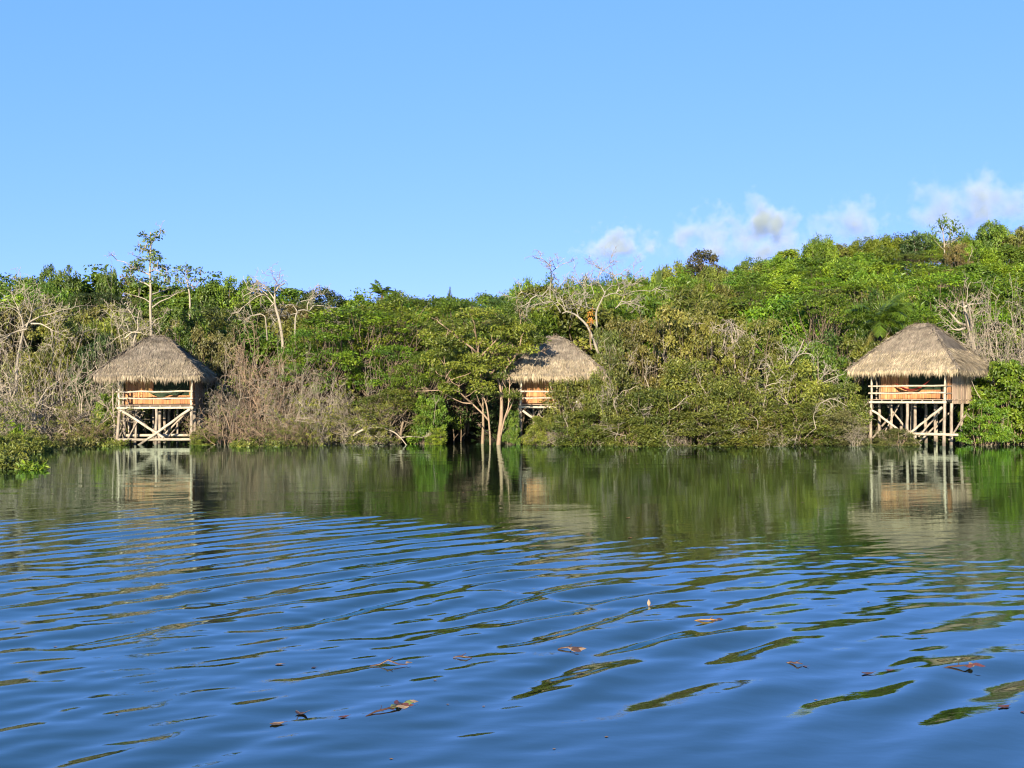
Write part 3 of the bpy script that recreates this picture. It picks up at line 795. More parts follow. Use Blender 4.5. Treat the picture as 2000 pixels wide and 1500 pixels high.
_used = {}
def place(kind, px, ytop, wpx, Y, leafc, barkc, label, name=None, cat='tree', group=None, rot=None, base=None, deadc=None, rng=np.random.default_rng(5)):
    lst = PROTO[kind]; k = _used.get(kind, 0); _used[kind] = k + 1
    ent = lst[k % len(lst)]
    root, h, wd, used = ent
    if not used: o = root; ent[3] = True
    else: o = copy_tree(root)
    if kind == 'shrub' and Y < 70: Y += 1.1
    x = (px - 1000) / F * Y
    zb = float(ground(x, Y)) if base is None else base
    zb = max(zb, -0.15) if base is None else base
    zt = HC + (HOR - ytop) / F * Y
    sx = (wpx / F * Y) / wd; sz = max(0.25, (zt - zb) / h)
    o.name = name or ('bare_shrub' if kind in ('tangle', 'upright') else 'shrub' if kind in ('shrub', 'leafy', 'mixed', 'crownbush', 'layeredlow') else 'tree')
    o.location = (x, Y, zb); o.scale = (sx, sx * rng.uniform(0.85, 1.1), sz)
    o.rotation_euler = (0, 0, rng.uniform(0, 2 * math.pi) if rot is None else rot)
    lc = np.array(LEAFCOL[leafc] if isinstance(leafc, str) else leafc) * rng.uniform(0.78, 1.28) * (1 + rng.normal(0, 0.06, 3))
    if barkc == 'grey' and kind not in ('tangle', 'upright', 'mixed'): barkc = 'stem'
    bc = np.array(BARKCOL[barkc] if isinstance(barkc, str) else barkc) * rng.uniform(0.85, 1.15)
    for ch in o.children:
        n = ch.name.split('.')[0]
        c = lc if n in ('crown', 'foliage') else (BARKCOL[deadc or 'grey'] if n == 'dead_branches' else bc)
        ch.color = (*c, 1)
    tag(o, label, cat, group)
    return o

exec_order = []
# --- the shore plants, one by one
SHORE = [
 # kind, px, ytop, width, Y, leaf, bark, label, category
 ('tangle', 50, 596, 250, 75.0, 'olive', 'grey', 'large grey leafless tree with a pale forking trunk at the shore edge of the picture', 'bare tree'),
 ('tangle', 125, 700, 270, 72.2, 'olive', 'grey', 'wide leafless tangle of arching grey branches beside the green hammock hut', 'bare shrub'),
 ('tangle', -10, 680, 220, 72.0, 'olive', 'grey', 'leafless grey tangle above the floating weeds', 'bare shrub'),
 ('tangle', 232, 592, 130, 77.5, 'olive', 'pale', 'pale leafless treetop just behind the grey roof of the green hammock hut', 'bare tree'),
 ('mixed', 60, 770, 220, 71.0, 'olive', 'grey', 'low half leafy shrub behind the floating weeds', 'shrub'),
 ('mixed', 165, 795, 170, 71.6, 'olive', 'brown', 'low brownish shrub trailing into the water near the hut with the green hammock', 'shrub'),
 ('leafy', 208, 768, 70, 73.0, 'mid', 'brown', 'small broad leaved green bush tucked beside the posts of the green hammock hut', 'bush'),
 ('crownbush', 120, 600, 180, 83.0, 'olive', 'grey', 'olive tree behind the large leafless tree', 'tree'),
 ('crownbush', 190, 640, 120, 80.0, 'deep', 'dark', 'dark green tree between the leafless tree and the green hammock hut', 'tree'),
 ('crownbush', 20, 585, 160, 86.0, 'brown', 'grey', 'brownish olive tree above the leafless grey tangle', 'tree'),
 ('shrub', 250, 720, 120, 78.0, 'olive', 'grey', 'olive shrub behind the porch of the green hammock hut', 'shrub'),
 ('crownbush', 360, 590, 150, 82.0, 'mid', 'grey', 'green bushy tree just beyond the peak of the green hammock hut', 'tree'),
 ('crownbush', 425, 625, 150, 79.5, 'brown', 'grey', 'brown tinged olive bush beside the peak of the green hammock hut', 'bush'),
 ('upright', 440, 700, 130, 73.5, 'olive', 'grey', 'leafless shrub touching the eave of the green hammock hut', 'bare shrub'),
 ('upright', 505, 632, 150, 75.5, 'olive', 'tan', 'tall leafless shrub with upright straight stems behind the brown thicket', 'bare shrub'),
 ('upright', 565, 668, 130, 74.0, 'olive', 'grey', 'leafless shrub with a forked stem below the curved dead tree', 'bare shrub'),
 ('tangle', 480, 742, 190, 72.0, 'olive', 'tan', 'brown leafless thicket between the green hammock hut and the arched branch', 'bare shrub'),
 ('tangle', 590, 728, 190, 72.6, 'olive', 'grey', 'grey leafless thicket below the bright layered tree', 'bare shrub'),
 ('tangle', 440, 805, 150, 70.6, 'olive', 'tan', 'low leafless branches dipping into the water by the green hammock hut', 'bare shrub'),
 ('tangle', 550, 800, 180, 70.6, 'olive', 'brown', 'low leafless branches over the water under the brown thicket', 'bare shrub'),
 ('mixed', 650, 765, 190, 71.6, 'olive', 'grey', 'half leafy grey shrub behind the arched branch', 'shrub'),
 ('mixed', 720, 790, 170, 70.6, 'olive', 'grey', 'half leafy shrub leaning over the arched branch', 'shrub'),
 ('mixed', 590, 815, 150, 70.2, 'olive', 'brown', 'low scrubby shrub with green leaves at the waterline below the grey thicket', 'shrub'),
 ('tangle', 690, 725, 180, 73.5, 'olive', 'grey', 'leafless grey shrub under the layered tree', 'bare shrub'),
 ('layered', 615, 640, 180, 77.0, 'mid', 'grey', 'small layered green tree beside the curved dead tree', 'tree'),
 ('layered', 690, 600, 270, 80.0, 'bright', 'grey', 'broad bright layered tree between the curved dead tree and the twin trunk tree', 'tree'),
 ('layered', 790, 578, 230, 83.0, 'mid', 'grey', 'wide layered tree on the upper slope behind the broad bright one', 'tree'),
 ('layered', 770, 672, 190, 76.0, 'bright', 'grey', 'bright layered tree above the half leafy shrubs', 'tree'),
 ('layeredlow', 825, 690, 170, 73.5, 'mid', 'grey', 'green bush next to the dark hollow with stems over the water', 'bush'),
 ('layeredlow', 770, 762, 180, 71.0, 'olive', 'grey', 'olive green bush standing in the water near the arched branch', 'bush'),
 ('leafy', 838, 770, 90, 71.0, 'mid', 'grey', 'leafy bush hanging over the edge of the dark hollow', 'bush'),
 ('leafy', 852, 838, 48, 69.8, 'bright', 'grey', 'small bright green bush at the waterline beside the dark hollow', 'bush'),
 ('leafy', 395, 846, 60, 70.2, 'olive', 'grey', 'small weedy bush at the foot of the green hammock hut', 'bush'),
 ('layered', 900, 580, 200, 82.0, 'mid', 'grey', 'layered tree behind the twin trunk tree', 'tree'),
 ('layered', 1000, 588, 190, 82.0, 'mid', 'grey', 'layered tree behind the roof of the half hidden hut', 'tree'),
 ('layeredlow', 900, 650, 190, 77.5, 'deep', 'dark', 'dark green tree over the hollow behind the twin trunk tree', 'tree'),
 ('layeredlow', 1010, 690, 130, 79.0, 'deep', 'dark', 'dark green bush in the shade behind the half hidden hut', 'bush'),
 ('leafy', 1000, 800, 46, 70.3, 'mid', 'grey', 'small green bush between the twin trunks and the half hidden hut', 'bush'),
 # olive mass
 ('shrub', 1115, 728, 155, 69.6, 'olive', 'grey', 'olive bush covering the porch end of the half hidden hut', 'bush'),
 ('shrub', 1172, 722, 110, 70.2, 'olive', 'grey', 'olive bush reaching up to the eave of the half hidden hut', 'bush'),
 ('shrub', 1060, 812, 90, 68.6, 'olive', 'grey', 'low olive bush hiding the stilts of the half hidden hut', 'bush'),
 ('shrub', 1130, 800, 150, 68.2, 'olive', 'grey', 'low olive bush at the waterline before the half hidden hut', 'bush'),
 ('shrub', 1195, 690, 170, 71.5, 'olive', 'grey', 'tall olive bush beside the roof of the half hidden hut', 'bush'),
 ('shrub', 1270, 755, 190, 69.2, 'olive', 'grey', 'middle olive bush below the rust tinged crown', 'bush'),
 ('shrub', 1230, 812, 160, 68.0, 'olive', 'brown', 'low olive bush dipping into the water under the rust tinged crown', 'bush'),
 ('crownbush', 1188, 634, 110, 76.5, 'olive', 'grey', 'olive crown hiding the feet of the white dead trees', 'tree'),
 ('shrub', 1345, 700, 190, 72.0, 'olive', 'grey', 'olive bush with crossing dry sticks below the rust tinged crown', 'bush'),
 ('crownbush', 1240, 612, 190, 77.0, 'rust', 'grey', 'rust tinged bushy tree beside the white dead trees', 'tree'),
 ('crownbush', 1335, 578, 200, 79.5, 'rust', 'grey', 'rust tinged rounded crown, the tallest of the olive thicket', 'tree'),
 ('crownbush', 1420, 648, 170, 76.0, 'olive', 'grey', 'olive tree under the dry hanging tangle', 'tree'),
 ('shrub', 1350, 802, 180, 68.2, 'olive', 'grey', 'low olive bush with bare stems at the middle of the waterline thicket', 'bush'),
 ('shrub', 1440, 732, 190, 70.2, 'olive', 'grey', 'olive bush before the pale dead branch', 'bush'),
 ('shrub', 1455, 805, 170, 68.4, 'olive', 'brown', 'low olive bush below the pale dead branch', 'bush'),
 ('shrub', 1550, 700, 180, 72.2, 'olive', 'grey', 'olive bush behind the pale dead branch', 'bush'),
 ('shrub', 1545, 785, 190, 69.0, 'olive', 'grey', 'olive bush beside the dead sticks near the golden hut', 'bush'),
 ('shrub', 1640, 745, 140, 71.6, 'olive', 'grey', 'olive bush next to the eave of the golden hut', 'bush'),
 ('shrub', 1635, 800, 150, 69.0, 'brown', 'grey', 'brownish bush at the feet of the golden hut', 'bush'),
 ('shrub', 1745, 850, 100, 67.8, 'brown', 'brown', 'low brown weeds in the water before the stilts of the golden hut', 'bush'),
 ('crownbush', 1490, 612, 170, 79.0, 'olive', 'grey', 'olive crown with bare twigs above the pale dead branch', 'tree'),
 ('crownbush', 1595, 640, 170, 76.5, 'mid', 'grey', 'green tree above the dead sticks near the golden hut', 'tree'),
 ('crownbush', 1680, 655, 150, 77.5, 'olive', 'grey', 'olive tree behind the eave of the golden hut, under the palm', 'tree'),
 ('layered', 1600, 570, 210, 86.0, 'mid', 'grey', 'layered green tree above the olive thicket near the palm', 'tree'),
 ('layered', 1800, 605, 190, 83.0, 'bright', 'grey', 'bright layered tree just behind the peak of the golden hut', 'tree'),
 ('layered', 1850, 530, 230, 90.0, 'bright', 'grey', 'broad bright layered tree above the golden hut and the pale forked trunk', 'tree'),
 ('layered', 1700, 545, 200, 92.0, 'bright', 'grey', 'bright layered tree behind the palm', 'tree'),
 ('tangle', 1965, 556, 190, 77.5, 'olive', 'grey', 'big leafless grey thicket above the bright green bush', 'bare tree'),
 ('upright', 1915, 600, 120, 76.5, 'olive', 'grey', 'leafless grey shrub between the pale forked trunk and the big grey thicket', 'bare shrub'),
 ('upright', 1968, 566, 170, 76.3, 'olive', 'grey', 'dense upright grey twigs standing before the big grey thicket', 'bare shrub'),
 ('tangle', 2050, 600, 190, 76.0, 'olive', 'grey', 'leafless grey shrub at the far edge beyond the golden hut', 'bare shrub'),
 ('leafy', 1965, 700, 190, 71.5, 'bright', 'brown', 'large bright green bush standing in water beside the golden hut', 'bush'),
 ('leafy', 1925, 778, 110, 69.8, 'bright', 'brown', 'lower bright green bush next to the rear stilts of the golden hut', 'bush'),
 ('leafy', 2030, 742, 150, 70.5, 'bright', 'brown', 'bright green bush cut off by the picture edge beyond the golden hut', 'bush'),
 ('upright', 1092, 846, 50, 68.4, 'olive', 'grey', 'dry sticks poking out of the water before the half hidden hut', 'dead sticks'),
 ('tangle', 1310, 842, 70, 68.0, 'olive', 'grey', 'drowned branches at the waterline under the rust tinged crown', 'dead sticks'),
 ('tangle', 1510, 844, 80, 68.0, 'olive', 'pale', 'drowned pale branches at the waterline below the pale dead branch', 'dead sticks'),
 ('upright', 1672, 840, 60, 68.2, 'olive', 'grey', 'dry sticks standing in the water beside the front stilt of the golden hut', 'dead sticks'),
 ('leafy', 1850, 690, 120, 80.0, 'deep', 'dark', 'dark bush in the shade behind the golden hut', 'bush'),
]
for (k, px, yt, wp, Y, lc, bc, lab, cat) in SHORE:
    place(k, px, yt, wp, Y, lc, bc, lab, cat=cat, deadc='pale' if 1200 < px < 1700 else 'grey')

# --- hillside forest, tree by tree
SKY = ([-200, 0, 60, 100, 140, 200, 250, 320, 400, 470, 540, 600, 700, 745, 800, 870, 950, 1000, 1060, 1120, 1200, 1280, 1320, 1380, 1420, 1470, 1520, 1560, 1600, 1700, 1780, 1830, 1880, 1930, 1990, 2200],
       [545, 548, 540, 536, 545, 540, 548, 560, 555, 550, 556, 566, 576, 566, 578, 578, 572, 566, 552, 552, 550, 540, 522, 520, 522, 508, 496, 490, 480, 468, 464, 472, 474, 456, 462, 450])
LMK = [(40, 'the large leafless tree'), (135, 'the bushy tree'), (205, 'the twin tufted treetops'), (290, 'the tall slender tree'),
       (370, 'the thin crown'), (450, 'the brown thicket'), (540, 'the curved dead tree'), (620, 'the small layered tree'), (700, 'the broad layered tree'),
       (760, 'the distant palm tuft'), (850, 'the dark hollow'), (930, 'the twin trunk tree'), (1010, 'the half hidden eave'), (1090, 'the half hidden hut'),
       (1170, 'the white dead trees'), (1250, 'the orange flower clump'), (1330, 'the rust tinged crown'), (1400, 'the reddish skyline tree'), (1470, 'the dry hanging tangle'),
       (1550, 'the pale dead branch'), (1630, 'the golden eave'), (1720, 'the palm'), (1785, 'the golden hut'), (1850, 'the lone sapling'), (1940, 'the big grey thicket'), (2020, 'the waterside bush')]
ROWN = {0: 'low downslope', 1: 'midslope', 2: 'high upslope', 3: 'on the skyline'}
rngH = np.random.default_rng(77)
HILL = []
for side, u0, u1, rows in (('a', -60, 990, [(0.18, 90), (0.45, 100), (0.72, 112), (1.0, 125)]),
                           ('b', 1000, 2070, [(0.15, 92), (0.32, 108), (0.5, 126), (0.67, 148), (0.84, 174), (1.0, 202)])):
    for ri, (t, Y) in enumerate(rows):
        wpx = 8.2 / Y * F
        step = wpx * 0.50
        u = u0 + rngH.uniform(0, step)
        while u < u1:
            sk = np.interp(u, *SKY); fr = 640 if side == 'a' else np.interp(u, [1000, 1300, 1600, 2000], [610, 590, 610, 600])
            yt = fr + (sk - fr) * t + rngH.normal(0, 5)
            if t == 1.0: yt = sk + rngH.normal(0, 4) - 2
            wj = wpx * rngH.uniform(0.75, 1.2)
            r = rngH.uniform()
            if t == 1.0 and r > 0.55: r = r * 0.4
            if side == 'a':
                kind = 'round' if r < 0.45 else 'layered' if r < 0.7 else 'tuft' if r < 0.9 else 'airy'
                lc = rngH.choice(['bright', 'mid', 'mid', 'olive', 'deep'] if t > 0.6 else ['mid', 'olive', 'olive', 'brown'])
            else:
                kind = 'tuft' if r < 0.38 else 'round' if r < 0.7 else 'layered' if r < 0.93 else 'airy'
                lc = rngH.choice(['bright', 'lime', 'bright', 'bright', 'mid', 'olive'] if t > 0.3 else ['bright', 'mid', 'mid', 'olive'])
            band = 3 if t == 1.0 else 2 if t > 0.6 else 1 if t > 0.3 else 0
            HILL.append([kind, u, yt, wj, Y + rngH.normal(0, 2), str(lc), band])
            u += step * rngH.uniform(0.75, 1.3)
TONE = {'bright': 'bright green', 'lime': 'lime green', 'mid': 'mid green', 'olive': 'olive', 'deep': 'dark green', 'brown': 'brownish'}
FORM = {'round': 'rounded', 'tuft': 'tufted', 'layered': 'flat layered', 'airy': 'loose'}
by = {}
for h in HILL:
    lm = min(LMK, key=lambda q: abs(q[0] - h[1]))[1]
    key = (FORM[h[0]], TONE[h[5]], ROWN[h[6]], lm)
    by.setdefault(key, []).append(h)
RANK = ['widest', 'second widest', 'third widest', 'narrowest']
for key, hs in by.items():
    hs.sort(key=lambda h: -h[3])
    for i, h in enumerate(hs):
        form, tone, row, lm = key
        lab = f'{form} {tone} tree {row} above {lm}'
        if len(hs) > 1: lab += ', ' + ('wider of two' if len(hs) == 2 and i == 0 else 'narrower of two' if len(hs) == 2 else RANK[min(i, 3)])
        place(h[0], h[1], h[2], h[3], h[4], h[5], 'grey', lab, cat='tree', group='trees of the hillside forest')

# --- skyline trees and other single trees of their own shape
def pxpath(pts, Y, rng, dj=0.25):
    off = 0; out = []
    for (px, py) in pts:
        off += rng.normal(0, dj); out.append(at(px, py, Y + off))
    return np.array(out)

def custom_tree(name, label, cat, Y, trunk, limbs, leafpts, barkc, leafc, seed, r0=0.16, leaf=(0.3, 0.15), per=45, spread=0.45, flat=0.6, twigs=0, twl=1.2, tw_up=0.04, lr=0.5, rise=0.0, group=None, lead=0.0):
    """a tree drawn from its own trunk and limb lines; each has depth of its own"""
    rng = np.random.default_rng(seed)
    tp = pxpath(trunk, Y, rng, 0.12)
    o0 = tp[0].copy()
    R = empty(name, o0)
    tag(R, label, cat, group)
    g = Geo()
    def smoothp(p, n=4):
        t = np.linspace(0, len(p) - 1, (len(p) - 1) * n + 1); i = np.minimum(t.astype(int), len(p) - 2); fr = (t - i)[:, None]
        q = p[i] * (1 - fr) + p[i + 1] * fr
        q[1:-1] = 0.25 * q[:-2] + 0.5 * q[1:-1] + 0.25 * q[2:]
        return q
    sp = smoothp(tp); g.tube(sp - o0, np.linspace(r0, r0 * 0.4, len(sp)), 7)
    ends = []
    for L in limbs:
        lp = pxpath(L, Y, rng, 0.45)
        j = np.argmin(np.linalg.norm(sp[:, [0, 2]] - lp[0][[0, 2]], axis=1))
        if np.linalg.norm(sp[j][[0, 2]] - lp[0][[0, 2]]) < 0.6: lp[:, 1] += sp[j][1] - lp[0][1]
        ls = smoothp(lp)
        rs = r0 * lr * rng.uniform(0.8, 1.1)
        g.tube(ls - o0, np.linspace(rs, max(0.02, rs * 0.35), len(ls)), 5)
        if twigs:
            P = {'n': (5, 4, 4), 'w': (0.2, 0.26, 0.3), 'up': (tw_up, tw_up * 0.6, 0), 'c': (4, 3), 't0': (0.2, 0.2), 'ang': (45, 48), 'lr': (0.55, 0.55), 'rmin': 0.012}
            for k in range(twigs):
                j = rng.integers(len(ls) // 3, len(ls)); dd = unit(ls[min(j, len(ls) - 1)] - ls[max(0, j - 2)] + 1e-6)
                pr = unit(np.cross(dd, rng.normal(0, 1, 3)))
                if k == 0: j = len(ls) - 1; pr = pr * 0.2
                grow(g, rng, ls[j] - o0, unit(dd * 0.8 + pr * 0.8), twl * rng.uniform(0.6, 1.3), max(0.03, rs * 0.3), 0, P, ends)
    # a twig to each leaf tuft
    cen = None
    if leafpts:
        cen = np.array([at(px, py, Y + rng.normal(lead, 0.7)) for px, py in leafpts]) - o0
        allp = g.v and np.concatenate(g.v)
        for c in cen:
            j = np.argmin(np.linalg.norm(allp - c - np.array([0, 0, -0.4]), axis=1)); limb(g, rng, allp[j], c, 0.028, 0.014, 0.08, 4, 5)
    t = g.build('trunk', BARK, R); t.color = (*BARKCOL[barkc], 1)
    if leafpts:
        l = Geo()
        clusters(l, rng, cen, cen.mean(0), spread * rng.uniform(0.7, 1.3, len(cen)), per, leaf[0], leaf[1], flat, up=0.5, outb=0.4, jit=0.7, rise=rise)
        c = l.build('crown', LEAF, R); c.color = (*(LEAFCOL[leafc] if isinstance(leafc, str) else leafc), 1)
    return R

# tall slender tree behind the first hut
custom_tree('tree', 'tall slender tree with sparse leaf tufts rising behind the green hammock hut', 'tree', 78.5,
    [(296, 760), (295, 690), (295, 640), (293, 600), (294, 565), (292, 530), (293, 500), (294, 475), (293, 453)],
    [[(294, 594), (280, 583), (262, 577), (250, 574)], [(295, 594), (305, 584), (318, 580), (330, 578)], [(294, 600), (310, 588), (326, 582), (346, 570)], [(293, 560), (283, 553), (270, 549), (258, 541)],
     [(293, 537), (282, 532), (268, 526), (258, 520), (245, 512), (230, 509)], [(292, 532), (302, 527), (312, 530), (322, 540)], [(298, 634), (306, 624), (320, 620)], [(292, 512), (282, 505), (270, 502), (262, 499)], [(293, 490), (285, 486), (276, 484)], [(294, 470), (302, 462), (310, 457)], [(293, 520), (304, 516), (316, 522)], [(294, 575), (308, 570), (322, 566)]],
    [(277, 457), (303, 458), (312, 455), (304, 466), (290, 471), (288, 467), (274, 485), (282, 484), (291, 490), (300, 492), (304, 498), (296, 500), (272, 508), (281, 506), (262, 514), (268, 516), (275, 520), (254, 520), (246, 525), (252, 530), (266, 528), (277, 524), (300, 506), (309, 503), (306, 518), (316, 524), (325, 521), (310, 534), (320, 536), (328, 546), (280, 546), (262, 548), (256, 541), (270, 552), (300, 545), (318, 550)],
    'pale', 'grey', 31, 0.12, (0.26, 0.13), 26, 0.36, 0.6, 1, 0.7)
custom_tree('tree', 'slender tree with a thin trunk and small sparse crown next to the tall slender one', 'tree', 88.0,
    [(371, 640), (371, 600), (370, 575), (366, 555), (362, 540)],
    [[(371, 562), (362, 548), (352, 540)], [(371, 566), (380, 552), (388, 545)], [(366, 552), (352, 552), (342, 546)], [(366, 548), (364, 534), (360, 524)]],
    [(352, 522), (360, 519), (368, 523), (374, 528), (345, 526), (356, 530), (366, 532), (338, 535), (350, 540), (384, 532), (391, 526), (380, 545), (390, 547), (396, 545), (344, 548), (356, 550), (372, 540)],
    'grey', 'grey', 32, 0.10, (0.28, 0.14), 18, 0.36, 0.5)
# dead trees
custom_tree('dead_tree', 'curved dead tree with a pale trunk arching over the brown thicket', 'dead tree', 78.0,
    [(553, 740), (552, 665), (546, 628), (538, 600), (536, 588), (537, 572), (543, 560), (556, 553)],
    [[(538, 594), (528, 582), (518, 577), (505, 582), (490, 594), (478, 604)], [(534, 584), (524, 570), (515, 559)], [(536, 572), (536, 558), (540, 552)], [(527, 578), (515, 568), (498, 568)], [(536, 590), (526, 598), (524, 612)], [(522, 664), (520, 640), (518, 618), (508, 612), (494, 616)]],
    [], 'pale', 'grey', 33, 0.12, twigs=4, twl=0.95, tw_up=0.0, lr=0.55)
custom_tree('dead_tree', 'low dead tree with twisting pale limbs beside the curved dead tree', 'dead tree', 79.5,
    [(576, 690), (576, 640), (577, 618), (581, 608), (572, 596)],
    [[(581, 606), (592, 604), (604, 608), (618, 618)], [(573, 596), (562, 594), (552, 602)], [(574, 594), (578, 588), (596, 584), (606, 582)], [(580, 610), (562, 614), (546, 616)], [(603, 608), (612, 596), (628, 597), (638, 600)], [(600, 605), (600, 592), (610, 580)]],
    [], 'white', 'grey', 34, 0.08, twigs=3, twl=0.9, tw_up=0.0, lr=0.6)
custom_tree('dead_tree', 'leaning white dead tree with forking bare limbs above the roof of the half hidden hut', 'dead tree', 80.5,
    [(1180, 720), (1150, 640), (1140, 628), (1124, 614), (1108, 608), (1098, 612)],
    [[(1107, 608), (1100, 596), (1090, 588), (1088, 577), (1084, 568), (1096, 556), (1092, 547)], [(1105, 606), (1100, 592), (1099, 578)], [(1095, 610), (1090, 600), (1080, 588), (1070, 580), (1058, 578), (1046, 577), (1036, 572)],
     [(1075, 583), (1074, 565), (1077, 545), (1077, 530), (1074, 515)], [(1058, 578), (1068, 568), (1074, 558)], [(1075, 588), (1062, 591), (1048, 594)], [(1048, 577), (1036, 584), (1032, 596)], [(1026, 574), (1018, 570), (1008, 582)], [(1110, 606), (1120, 594), (1128, 590)], [(1074, 520), (1066, 510), (1060, 506)], [(1078, 530), (1088, 522), (1098, 516)], [(1130, 618), (1127, 606), (1122, 598)]],
    [], 'white', 'grey', 35, 0.11, twigs=3, twl=1.0, tw_up=0.03, lr=0.42)
custom_tree('dead_tree', 'spreading white dead tree with a wide crown of bare limbs behind the rust tinged bushes', 'dead tree', 82.5,
    [(1168, 720), (1166, 640), (1164, 612), (1168, 600), (1174, 588), (1180, 576), (1183, 568)],
    [[(1162, 604), (1147, 601), (1144, 588), (1140, 576), (1142, 570), (1152, 577), (1160, 576)], [(1181, 574), (1174, 562), (1168, 552), (1168, 540)], [(1180, 580), (1192, 574), (1204, 572), (1214, 577), (1224, 574), (1236, 569), (1256, 567), (1272, 569), (1280, 562)],
     [(1204, 572), (1210, 560), (1206, 548), (1198, 536)], [(1206, 570), (1216, 562), (1226, 556), (1236, 555)], [(1184, 568), (1192, 560), (1204, 558)], [(1168, 552), (1156, 556), (1144, 560), (1140, 552)], [(1202, 602), (1212, 594), (1224, 592), (1228, 588), (1240, 594)],
     [(1198, 536), (1184, 532), (1176, 524)], [(1200, 538), (1212, 534), (1222, 540)], [(1168, 540), (1176, 530), (1190, 520)], [(1224, 562), (1234, 548), (1240, 538)], [(1144, 602), (1136, 597)], [(1205, 600), (1214, 588), (1218, 578)], [(1145, 572), (1138, 560), (1132, 548)]],
    [], 'white', 'grey', 36, 0.095, twigs=3, twl=1.0, tw_up=0.03, lr=0.5)
custom_tree('dead_tree', 'pale dead branch slanting up out of the olive thicket', 'dead tree', 71.6,
    [(1515, 800), (1525, 742), (1534, 730), (1548, 706), (1560, 688), (1570, 664)],
    [[(1525, 744), (1536, 736), (1548, 722)], [(1541, 716), (1536, 704), (1538, 690)], [(1552, 700), (1562, 692), (1572, 690)], [(1520, 744), (1516, 730)]],
    [], 'white', 'grey', 37, 0.085, twigs=2, twl=1.0, lr=0.6)
custom_tree('dead_tree', 'pale broken stem with short forks standing in the olive bushes', 'dead tree', 70.8,
    [(1492, 850), (1490, 790), (1484, 762), (1478, 740)],
    [[(1484, 764), (1476, 750), (1466, 742)], [(1488, 776), (1496, 758), (1500, 744)], [(1500, 812), (1496, 790), (1502, 772)]],
    [], 'pale', 'grey', 38, 0.055, twigs=2, twl=0.8, lr=0.6)
custom_tree('dead_tree', 'dry hanging tangle of grey roots and twigs above the olive tree', 'dead tree', 75.5,
    [(1436, 720), (1432, 668), (1428, 650), (1430, 632)],
    [[(1430, 636), (1422, 640), (1418, 660)], [(1430, 632), (1440, 632), (1448, 652), (1446, 670)], [(1429, 634), (1434, 648), (1436, 668)], [(1430, 632), (1424, 624), (1416, 630)]],
    [], 'grey', 'grey', 39, 0.07, twigs=6, twl=0.9, tw_up=-0.08, lr=0.6)
custom_tree('dead_tree', 'dead branches reaching towards the eave of the golden hut', 'dead tree', 71.2,
    [(1560, 792), (1580, 760), (1606, 748), (1626, 738), (1650, 730)],
    [[(1590, 756), (1604, 740), (1614, 730)], [(1606, 748), (1616, 744), (1630, 752)], [(1600, 790), (1620, 778), (1636, 782), (1652, 792)], [(1641, 792), (1641, 776), (1642, 763)]],
    [], 'white', 'grey', 40, 0.05, twigs=2, twl=0.8, lr=0.75)
custom_tree('tree', 'pale forked trunk of a tree between the golden hut and the big grey thicket', 'tree', 78.0,
    [(1915, 760), (1905, 690), (1897, 655), (1890, 625), (1884, 600), (1880, 588)],
    [[(1898, 660), (1896, 630), (1892, 605), (1886, 590)], [(1886, 634), (1874, 630), (1864, 618), (1854, 606)], [(1884, 600), (1896, 594), (1916, 592)], [(1902, 680), (1888, 678), (1870, 684)], [(1908, 696), (1924, 688), (1940, 694)], [(1890, 640), (1878, 644), (1866, 642)]],
    [], 'pale', 'grey', 41, 0.19, twigs=3, twl=1.2, lr=0.6)
custom_tree('bare_tree', 'pale leafless trunk forking inside the large grey tree', 'bare tree', 74.0,
    [(32, 800), (32, 720), (36, 690), (42, 660), (46, 640)],
    [[(46, 642), (26, 646), (8, 656), (-6, 662)], [(46, 642), (64, 628), (84, 618), (110, 612), (124, 606)], [(46, 640), (42, 620), (36, 606)], [(60, 632), (80, 632), (104, 646)], [(46, 638), (54, 618), (56, 604)]],
    [], 'pale', 'grey', 42, 0.12, twigs=5, twl=1.6, tw_up=0.03, lr=0.6)
custom_tree('bare_tree', 'pale leafless tree with a crooked trunk directly behind the thatch of the green hammock hut', 'bare tree', 76.0,
    [(258, 700), (262, 662), (270, 640), (268, 626), (272, 606)],
    [[(265, 650), (254, 648), (240, 656)], [(270, 632), (262, 616), (254, 604)], [(240, 690), (232, 650), (226, 620)], [(244, 660), (258, 648), (276, 650)]],
    [], 'pale', 'grey', 43, 0.09, twigs=4, twl=1.3, lr=0.6)
custom_tree('tree', 'thin vine clad stem beside the corner post of the green hammock hut', 'tree', 70.8,
    [(226, 880), (224, 830), (220, 780), (222, 745)], [[(224, 820), (216, 800), (206, 790)], [(222, 800), (230, 780), (228, 760)], [(225, 850), (234, 835), (232, 812)]],
    [(222, 862), (225, 850), (221, 838), (226, 822), (219, 806), (228, 842)], 'grey', 'olive', 44, 0.08, (0.18, 0.09), 26, 0.35, 1.0, 2, 0.8)
custom_tree('fallen_branch', 'bare arched branch bowing from the bushes down to the water', 'fallen branch', 69.6,
    [(690, 850), (706, 840), (732, 834), (752, 836), (772, 845), (784, 856), (796, 872)],
    [[(784, 854), (800, 852), (816, 853)], [(712, 838), (728, 848), (744, 858)]], [], 'pale', 'grey', 45, 0.075, twigs=1, twl=0.8, lr=0.6)

